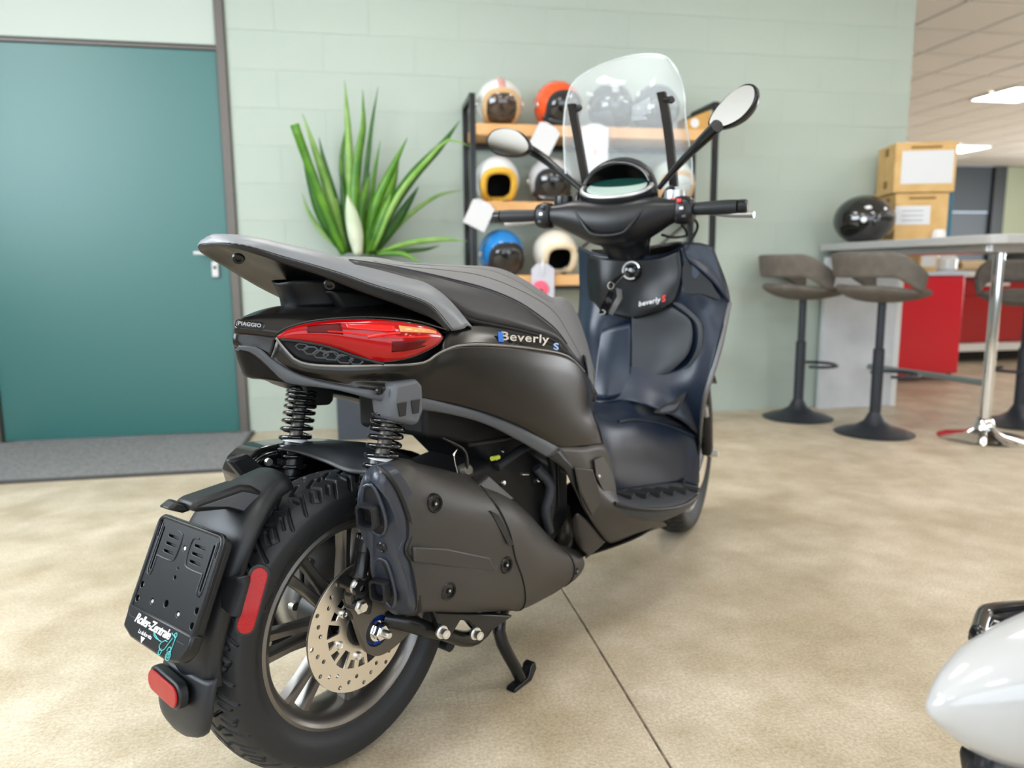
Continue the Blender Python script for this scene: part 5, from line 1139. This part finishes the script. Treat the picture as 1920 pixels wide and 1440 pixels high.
slab('key_fob', PL([(1143, 545, -.0), (1152, 548, -.0), (1140, 592, -.0), (1124, 588, -.0), (1128, 575, 0)]), (-.006, 0, 0), M['gloss'], ky, bevel=.002)
slab('spare_key', PL([(1156, 540, 0), (1166, 542, 0), (1167, 560, 0), (1158, 575, 0), (1149, 591, 0), (1143, 588, 0), (1152, 566, 0), (1158, 556, 0)]), (-.004, 0, 0), M['silver'], ky, bevel=.001)
tube('fob_ring', [P(1130, 585, 0)+Vector((-.004, .010*math.cos(t), .006*math.sin(t))) for t in [i*PI/8 for i in range(17)]], .002, M['silver'], ky, seg=6)
t0, t1 = P(1206, 570, .03)+Vector((-.03, 0, 0)), P(1252, 560, .10)+Vector((-.03, 0, 0))
tm = frame((t0+t1)/2, Vector((-1, -.1, .1)), Vector((0, 0, 1)))
dxx = (t1-t0).normalized(); nz = Vector((-1, -.5, .1)); nz = (nz-dxx*nz.dot(dxx)).normalized(); tm = frame(t0.lerp(t1, .42), nz, nz.cross(dxx))
text('shield_lettering', 'beverly', .020, M['white'], R, tm, ext=.0006, shear=.3, bold=.0006, space=1.1)
text('shield_lettering', 'S', .024, M['redprint'], R, frame(t1+nz*.001, nz, nz.cross(dxx)), ext=.0006, shear=.3, bold=.001)

# ---------------- front fairing (turned away from the camera) and front wheel
fr = []
for (u, v, w), nose, mz in (((1336, 462, .205), 1.50, .985), ((1368, 566, .250), 1.60, .86), ((1345, 650, .243), 1.66, .74), ((1330, 700, .232), 1.64, .66)):
    e = P(u, v, w); fr.append([lo(nose, 0, mz+.02), lo(nose-.02, .05, mz+.015), lo(e.x+.15, max(.06, w-.125), e.z+.01), lo(e.x+.05, w-.045, e.z), e])
loft('front_fairing', fr, M['satin'], R, nu=41, nv=24, sym=True, solid=.005)
loft('front_side_fairing', [[P(1330, 700, .232), lo(1.34, .17, .66), lo(1.42, .10, .66)], [P(1316, 770, .215), lo(1.30, .16, .54), lo(1.34, .11, .55)], [P(1312, 830, .19), lo(1.265, .15, .42), lo(1.29, .11, .42)], [P(1311, 905, .178), lo(1.235, .14, .30), lo(1.25, .10, .30)]], M['satin'], R, nu=16, nv=16, mirror=True)
lathe('headlight', [(0, .03), (.05, .025), (.08, 0)], M['chrome'], R, frame(lo(1.62, 0, .80), (1, 0, .1), (0, 0, 1)), seg=28)
SA = math.radians(11.2)
ax_f = Matrix.Translation((1.54, 0, .287)) @ Matrix.Rotation(SA, 4, 'Z') @ frame((0, 0, 0), OUT, (0, 0, 1))
rim('front_rim', .218, .045, .045, 7, .2, R, ax_f, seg=60)
tyre_mesh('front_tyre', .287, .061, .218, 2*PI*.287/18, R, ax_f, nA=480, nB=48, depth=.004)
plate('front_brake_disc', circ(0, 0, .13, 64), [circ(0, 0, .07, 40)]+[circ(.108*math.cos(k*PI/12), .108*math.sin(k*PI/12), .004, 8) for k in range(24)], .004, M['steel'], R, ax_f @ Matrix.Translation((0, 0, .066)))
def fpt(r_, deg, w_): a = math.radians(deg); return ax_f @ Vector((r_*math.cos(a), r_*math.sin(a), w_))
fa0 = [fpt(1, d, 0) for d in (0,)]
# angles in the wheel plane: find the direction of world up/forward in ax_f coordinates
upa = math.degrees(math.atan2((ax_f.inverted().to_3x3() @ Vector((0, 0, 1))).y, (ax_f.inverted().to_3x3() @ Vector((0, 0, 1))).x)); fwd = ax_f.inverted().to_3x3() @ Vector((1, 0, 0)); fwa = math.degrees(math.atan2(fwd.y, fwd.x)); sg = 1 if ((fwa-upa+540) % 360-180) > 0 else -1
loft('front_mudguard', [[fpt(.325 if abs(wv) < .05 else .300, upa+sg*d, wv) for wv in (-.078, -.06, 0, .06, .078)] for d in (-95, -70, -40, -10, 20, 45)], M['satin'], R, nu=21, nv=26, solid=.004)
for s in (-1, 1):
    tube('fork_leg', [ax_f @ Vector((0, 0, s*.092)), fpt(.20, upa-sg*24, s*.092), fpt(.46, upa-sg*26, s*.085)], [.020, .026, .022], M['blackmetal'], R, n=10, seg=16)
lathe('front_axle_cap', [(0, .13), (.012, .128), (.014, .1)], M['bolt'], R, ax_f, seg=16)
tube('reflector_side', [fpt(.20, upa-sg*40, .11), fpt(.24, upa-sg*38, .11)], .008, M['silver'], R, n=6)

# ---------------- handlebar, dash, mirrors, screen (turned a little to the left)
def S(a, b, c): return lo(1.035+a*math.cos(SA)+b*math.sin(SA), b*math.cos(SA)-a*math.sin(SA), 1.075+c)
def ell(b, a0, a1, c0, c1, n=20, e=.75):
    o = []
    for i in range(n):
        t = 2*PI*i/n; o.append(S((a0+a1)/2+(a1-a0)/2*math.copysign(abs(math.cos(t))**e, math.cos(t)), b, (c0+c1)/2+(c1-c0)/2*math.copysign(abs(math.sin(t))**e, math.sin(t))))
    return o
rings('handlebar_cover', [ell(-.205, -.022, .026, -.026, .026), ell(-.165, -.026, .06, -.036, .030), ell(-.115, -.032, .10, -.062, .040), ell(-.06, -.036, .13, -.088, .040), ell(0, -.038, .14, -.096, .038), ell(.06, -.036, .13, -.088, .040), ell(.115, -.032, .10, -.062, .040), ell(.165, -.026, .06, -.036, .030), ell(.205, -.022, .026, -.026, .026)], M['plastic'], R, n=28, nv=44)
rings('steering_neck', [[S(a_+r_*1.1*math.cos(t), r_*1.35*math.sin(t), c) for t in [i*PI/8 for i in range(16)]] for r_, c, a_ in ((.076, -.045, .064), (.066, -.072, .080), (.052, -.098, .14), (.045, -.18, .20))], M['plastic'], R, nv=14)
tube('cover_crease', [S(-.028, -.10, .005), S(-.041, -.062, -.045), S(-.043, -.045, -.060), S(-.044, 0, -.066), S(-.043, .045, -.060), S(-.041, .062, -.045), S(-.028, .10, .005)], .0045, M['plastic'], R, n=30)
dn_ = Vector((-.52, 0, .85)); dn_ = (S(-.52, 0, .85)-S(0, 0, 0)).normalized(); dc = S(.045, 0, .062); rgt = (S(0, 1, 0)-S(0, 0, 0)).normalized(); dm = frame(dc, dn_, dn_.cross(rgt))
db = plate('instrument_bezel', [(.108*math.copysign(abs(math.cos(t))**.85, math.cos(t)), .068*math.sin(t)*(1.0 if math.sin(t) < 0 else .8)) for t in [2*PI*i/48 for i in range(48)]], [], .02, M['plastic'], R, dm, bevel=.003)
tube('bezel_ring', [dm @ Vector((.102*math.copysign(abs(math.cos(t))**.85, math.cos(t)), .062*math.sin(t)*(1.0 if math.sin(t) < 0 else .8), .012)) for t in [PI*.92+PI*1.16*i/40 for i in range(41)]], .007, M['silver'], db, seg=10)
plate('display', [(.088*math.copysign(abs(math.cos(t))**.8, math.cos(t)), .05*math.sin(t)) for t in [2*PI*i/40 for i in range(40)]], [], .003, M['screen'], db, dm @ Matrix.Translation((0, 0, .0125)))
plate('display_dark', [(.084*math.cos(t), .022+.024*math.sin(t)) for t in [2*PI*i/40 for i in range(40)]], [], .002, mat('dash_dark_green', (.01, .05, .04), .15, coat=.6), db, dm @ Matrix.Translation((0, 0, .015)))
hr = []
for a, sb, sc_, zz in ((.035, .108, .105, .045), (.06, .110, .112, .045), (.10, .100, .110, .04), (.15, .078, .085, .03), (.19, .04, .04, .02)):
    hr.append([S(a+.02*math.sin(t), sb*math.cos(t), zz+sc_*math.sin(t)**.9) for t in [PI*i/16 for i in range(17)]])
loft('dash_hood', hr, M['plastic'], R, nu=33, nv=20, solid=.008)
tube('hood_trim', [S(.028+.02*math.sin(t), .104*math.cos(t), .044+.098*math.sin(t)**.9) for t in [PI*(.12+.76*i/24) for i in range(25)]], .006, M['gloss'], R, seg=10)
for s in (1, -1):
    g = tube('grip', [S(0, s*.225, 0), S(-.002, s*.23, 0), S(-.006, s*.33, .001), S(-.007, s*.345, .001)], [.0165, .019, .018, .018], M['rubber'], R, seg=18, n=14)
    lathe('bar_end', [(.0, .028), (.014, .027), (.018, .022), (.018, .004), (.012, 0)], M['blackmetal'], g, frame(S(-.007, s*.344, .001), (S(0, s, 0)-S(0, 0, 0)), (0, 0, 1)), seg=20)
    sw = rings('switch_gear', [ell(s*.185, -.032, .030, -.038, .034), ell(s*.205, -.034, .034, -.040, .036), ell(s*.225, -.030, .032, -.034, .030), ell(s*.232, -.022, .024, -.024, .022)], M['plastic'], R, nv=10)
    tube('brake_lever', [S(.05, s*.19, .004), S(.085, s*.22, .0), S(.09, s*.30, -.012), S(.078, s*.375, -.016)], [.008, .008, .007, .009], M['silver'], R, n=16, seg=10)
    lathe('master_cylinder', [(0, .035), (.028, .033), (.030, 0), (.022, -.02)], M['silver'] if s > 0 else M['blackmetal'], R, frame(S(.045, s*.165, .022), (0, 0, 1), (1, 0, 0)), seg=20)
    for k in range(3): box('switch', (0, 0, 0), (.012, .010, .010), M['redprint'] if (s > 0 and k == 0) else M['silver' if k == 1 else 'inner2'], sw, mx=frame(S(-.036+.004*k, s*(.198+.006*k), .020-.020*k), (S(-1, 0, .2)-S(0, 0, 0)), (0, 0, 1)), bevel=.002)
box('engine_stop_switch', (0, 0, 0), (.024, .018, .012), M['redprint'], R, mx=frame(P(1266, 379, .165)+Vector((-.012, 0, 0)), (-1, -.2, .3), (0, 0, 1)), bevel=.003)
tube('brake_cable', [P(1275, 415, .16), P(1288, 440, .15), P(1262, 445, .13), P(1240, 440, .10)], .004, M['dark'], R, n=20)
tube('brake_cable', [P(1288, 400, .19), P(1308, 425, .18), P(1285, 470, .15)], .004, M['dark'], R, n=20)
# mirrors
def mirror_(out, w, thick, glass_in, stem, rs):
    cu_ = sum(a for a, b in out)/len(out); cv_ = sum(b for a, b in out)/len(out); pc_ = P(cu_, cv_, w); f = Vector((1, -.16 if w > 0 else .05, -.17)).normalized()
    def onp(u, v):
        a = P(u, v, w-.3); b = P(u, v, w+.3); return a+(b-a)*((pc_-a).dot(f)/(b-a).dot(f))
    o = cr([onp(u, v) for u, v in out], 40, True); c = sum(o, Vector())/len(o)
    sh_ = rings('mirror_shell', [[p for p in o], [p.lerp(c, -.03)+f*.010 for p in o], [p.lerp(c, .10)+f*.028 for p in o], [p.lerp(c, .45)+f*.042 for p in o]], M['blackmetal'], R, n=40, nv=12)
    slab('mirror_glass', [p.lerp(c, glass_in)-f*.0008 for p in o], f*.002, M['mirror'], sh_, bevel=0)
    tube('mirror_stem', PL(stem), rs, M['blackmetal'], R, n=20, seg=12)
mirror_([(1328, 236), (1330, 222), (1346, 198), (1370, 174), (1396, 158), (1414, 160), (1418, 178), (1408, 202), (1384, 226), (1350, 240)], .375, .03, .07, [(1236, 352, .12), (1275, 306, .20), (1318, 262, .30), (1345, 236, .352)], [.007, .007, .009, .016])
mirror_([(912, 264), (922, 246), (946, 240), (972, 246), (990, 264), (993, 280), (976, 291), (944, 292), (922, 284)], -.385, .03, .07, [(1096, 360, -.12), (1060, 330, -.20), (1012, 292, -.32), (985, 276, -.37)], [.007, .008, .010, .016])
# windscreen
gl = bpy.data.materials.new('clear_screen'); gl.use_nodes = True; nt = gl.node_tree; b_ = nt.nodes['Principled BSDF']
b_.inputs['Base Color'].default_value = (.93, .97, .98, 1); b_.inputs['Roughness'].default_value = .02; b_.inputs['Alpha'].default_value = .16; b_.inputs['Specular IOR Level'].default_value = .7
wl = PL([(1061, 338, -.195), (1058, 285, -.20), (1057, 235, -.20), (1062, 190, -.195), (1072, 160, -.185), (1092, 140, -.165)])
wr = PL([(1298, 346, .165), (1297, 300, .165), (1290, 255, .165), (1285, 215, .165), (1282, 170, .16), (1268, 130, .15)])
rowsw = []
for k in range(6):
    a, b = wl[k], wr[k]; mid = (a+b)/2
    rowsw.append([a, a.lerp(b, .2)+Vector((.045, 0, .012*(k > 3))), mid+Vector((.075, 0, [0, 0, 0, .0, .015, .038][k])), a.lerp(b, .8)+Vector((.045, 0, .014*(k > 3)+.012*(k == 5))), b])
rowsw[5] = PL([(1092, 140, -.165), (1118, 125, -.135), (1160, 110, -.085), (1205, 99, -.02), (1240, 104, .06), (1268, 130, .15)])
rowsw[5] = [rowsw[5][0], rowsw[5][1].lerp(rowsw[5][2], .3), rowsw[5][2].lerp(rowsw[5][3], .5), rowsw[5][4], rowsw[5][5]]
scn = loft('windscreen', rowsw, gl, R, nu=40, nv=30, solid=.0035)
gtop = [rowsw[k][0] for k in range(5)]+rowsw[5]+[rowsw[k][4] for k in (4, 3, 2, 1, 0)]
tube('screen_edge', gtop, .0028, mat('screen_edge', (.70, .76, .76), .15, alpha=.45), scn, n=80, seg=6)
for (t_, m_, b2) in (([(1240, 173, .125), (1246, 200, .125), (1256, 270, .128), (1264, 350, .130)], 1, (1258, 187, .150)), ([(1072, 195, -.13), (1080, 240, -.13), (1090, 295, -.13), (1100, 350, -.13)], 0, (1085, 202, -.11))):
    pts = PL(t_); d_ = (pts[-1]-pts[0]).normalized()
    rs_ = [[p+Vector((a, bb, 0)) for a, bb in ((-.006, -.012), (.006, -.012), (.006, .012), (-.006, .012))] for p in cr(pts, 12)]
    sb = rings('screen_bracket', rs_, M['blackmetal'], R, smoothring=False, autos=40)
    tube('bracket_knob', [P(t_[0][0]+4, t_[0][1]+14, t_[0][2]), P(*b2)], [.007, .010], M['blackmetal'], sb, seg=12)
    lathe('knob_cap', [(0, .006), (.008, .005), (.011, 0), (.008, -.006)], M['blackmetal'], sb, frame(P(*b2), (-1, -.5, .2), (0, 0, 1)), seg=16)
for sgn in (1, -1): tube('screen_lower_mount', [S(.06, sgn*.13, .03), S(.09, sgn*.135, .06), PL([(1264, 350, .130) if sgn > 0 else (1100, 350, -.13)])[0]], .010, M['blackmetal'], R, n=10)
# ================================================================== WHITE SCOOTER AT THE FRAME EDGE
wt = W(1742, 1330, z=.42)
ws = thing('white_scooter', 'glossy white scooter tail with black grab handle, cut by the frame edge', 'scooter', (wt.x+.45, wt.y-.05, 0), 0)
o_ = ws.location
wp = mat('gloss_white_paint', (.42, .42, .42), .16, coat=.6)
ax0 = wt-o_
def wring(t, hw, hu, hd, dy, dz):
    c = ax0+Vector((t, dy, dz)); o = []
    for i in range(24):
        a = 2*PI*i/24; cy, cz = math.cos(a), math.sin(a); o.append(c+Vector((0, hw*math.copysign(abs(cy)**.8, cy), (hu if cz > 0 else hd)*math.copysign(abs(cz)**.85, cz))))
    return o
rings('tail_cowl', [wring(0, .006, .006, .006, 0, 0), wring(.012, .016, .020, .020, .002, .0), wring(.04, .034, .042, .046, .004, .0), wring(.08, .052, .060, .072, .006, .002), wring(.15, .070, .074, .10, .010, .006), wring(.30, .095, .095, .14, .014, .012), wring(.50, .12, .12, .17, .014, .02), wring(.80, .13, .15, .18, .014, .02)], wp, ws, n=40, nv=40)
hb_ = [W(u, v, z=.47)-o_ for u, v in ((1834, 1200), (1848, 1156), (1862, 1151), (1920, 1146), (1990, 1150))]
rings('grab_handle', [[p+Vector((a, b, c)) for a, b, c in ((0, -.012, -.014), (0, .012, -.014), (0, .014, .006), (0, 0, .014), (0, -.014, .006))] for p in cr(hb_, 14)], M['gloss'], ws, n=14)
slab('handle_plate', [W(u, v, z=.455)-o_ for u, v in ((1836, 1208), (1850, 1160), (1990, 1152), (1990, 1215), (1900, 1215))], (0, 0, .012), mat('smoked_gloss', (.05, .045, .035), .08, coat=1), ws, bevel=.004)
for k in range(3): tube('handle_rib', [W(1862+22*k, 1164+2*k, z=.472)-o_, W(1905+22*k, 1180+2*k, z=.472)-o_], .0022, M['silver'], ws, seg=6)
rings('seat', [[ax0+Vector((t, .03+hw*math.cos(a), .14+dz+.05*math.sin(a))) for a in [i*PI/6 for i in range(12)]] for t, hw, dz in ((.26, .05, .02), (.34, .11, .04), (.6, .13, .05), (.85, .12, .03))], M['seat'], ws, n=24, nv=16)
mxw = frame(ax0+Vector((.30, .03, .205-wt.z)), (0, 1, 0), (0, 0, 1))
tyre_mesh('rear_tyre', .205, .05, .14, 2*PI*.205/16, ws, mxw, nA=320, nB=40, depth=.003)
rim('rear_rim', .14, .04, .04, 5, 0, ws, mxw, seg=48)
slab('mudguard', cr([ax0+Vector((x, -.03, z)) for x, z in ((.130, -.120), (.17, -.115), (.24, -.13), (.20, -.20), (.15, -.19), (.132, -.15))], 24, True), (0, .12, 0), M['plastic'], ws, bevel=.006)
tube('swing_arm', [ax0+Vector((.30, -.06, .205-wt.z)), ax0+Vector((.55, -.05, .26-wt.z)), ax0+Vector((.7, 0, .35-wt.z))], .025, M['blackmetal'], ws, n=10)
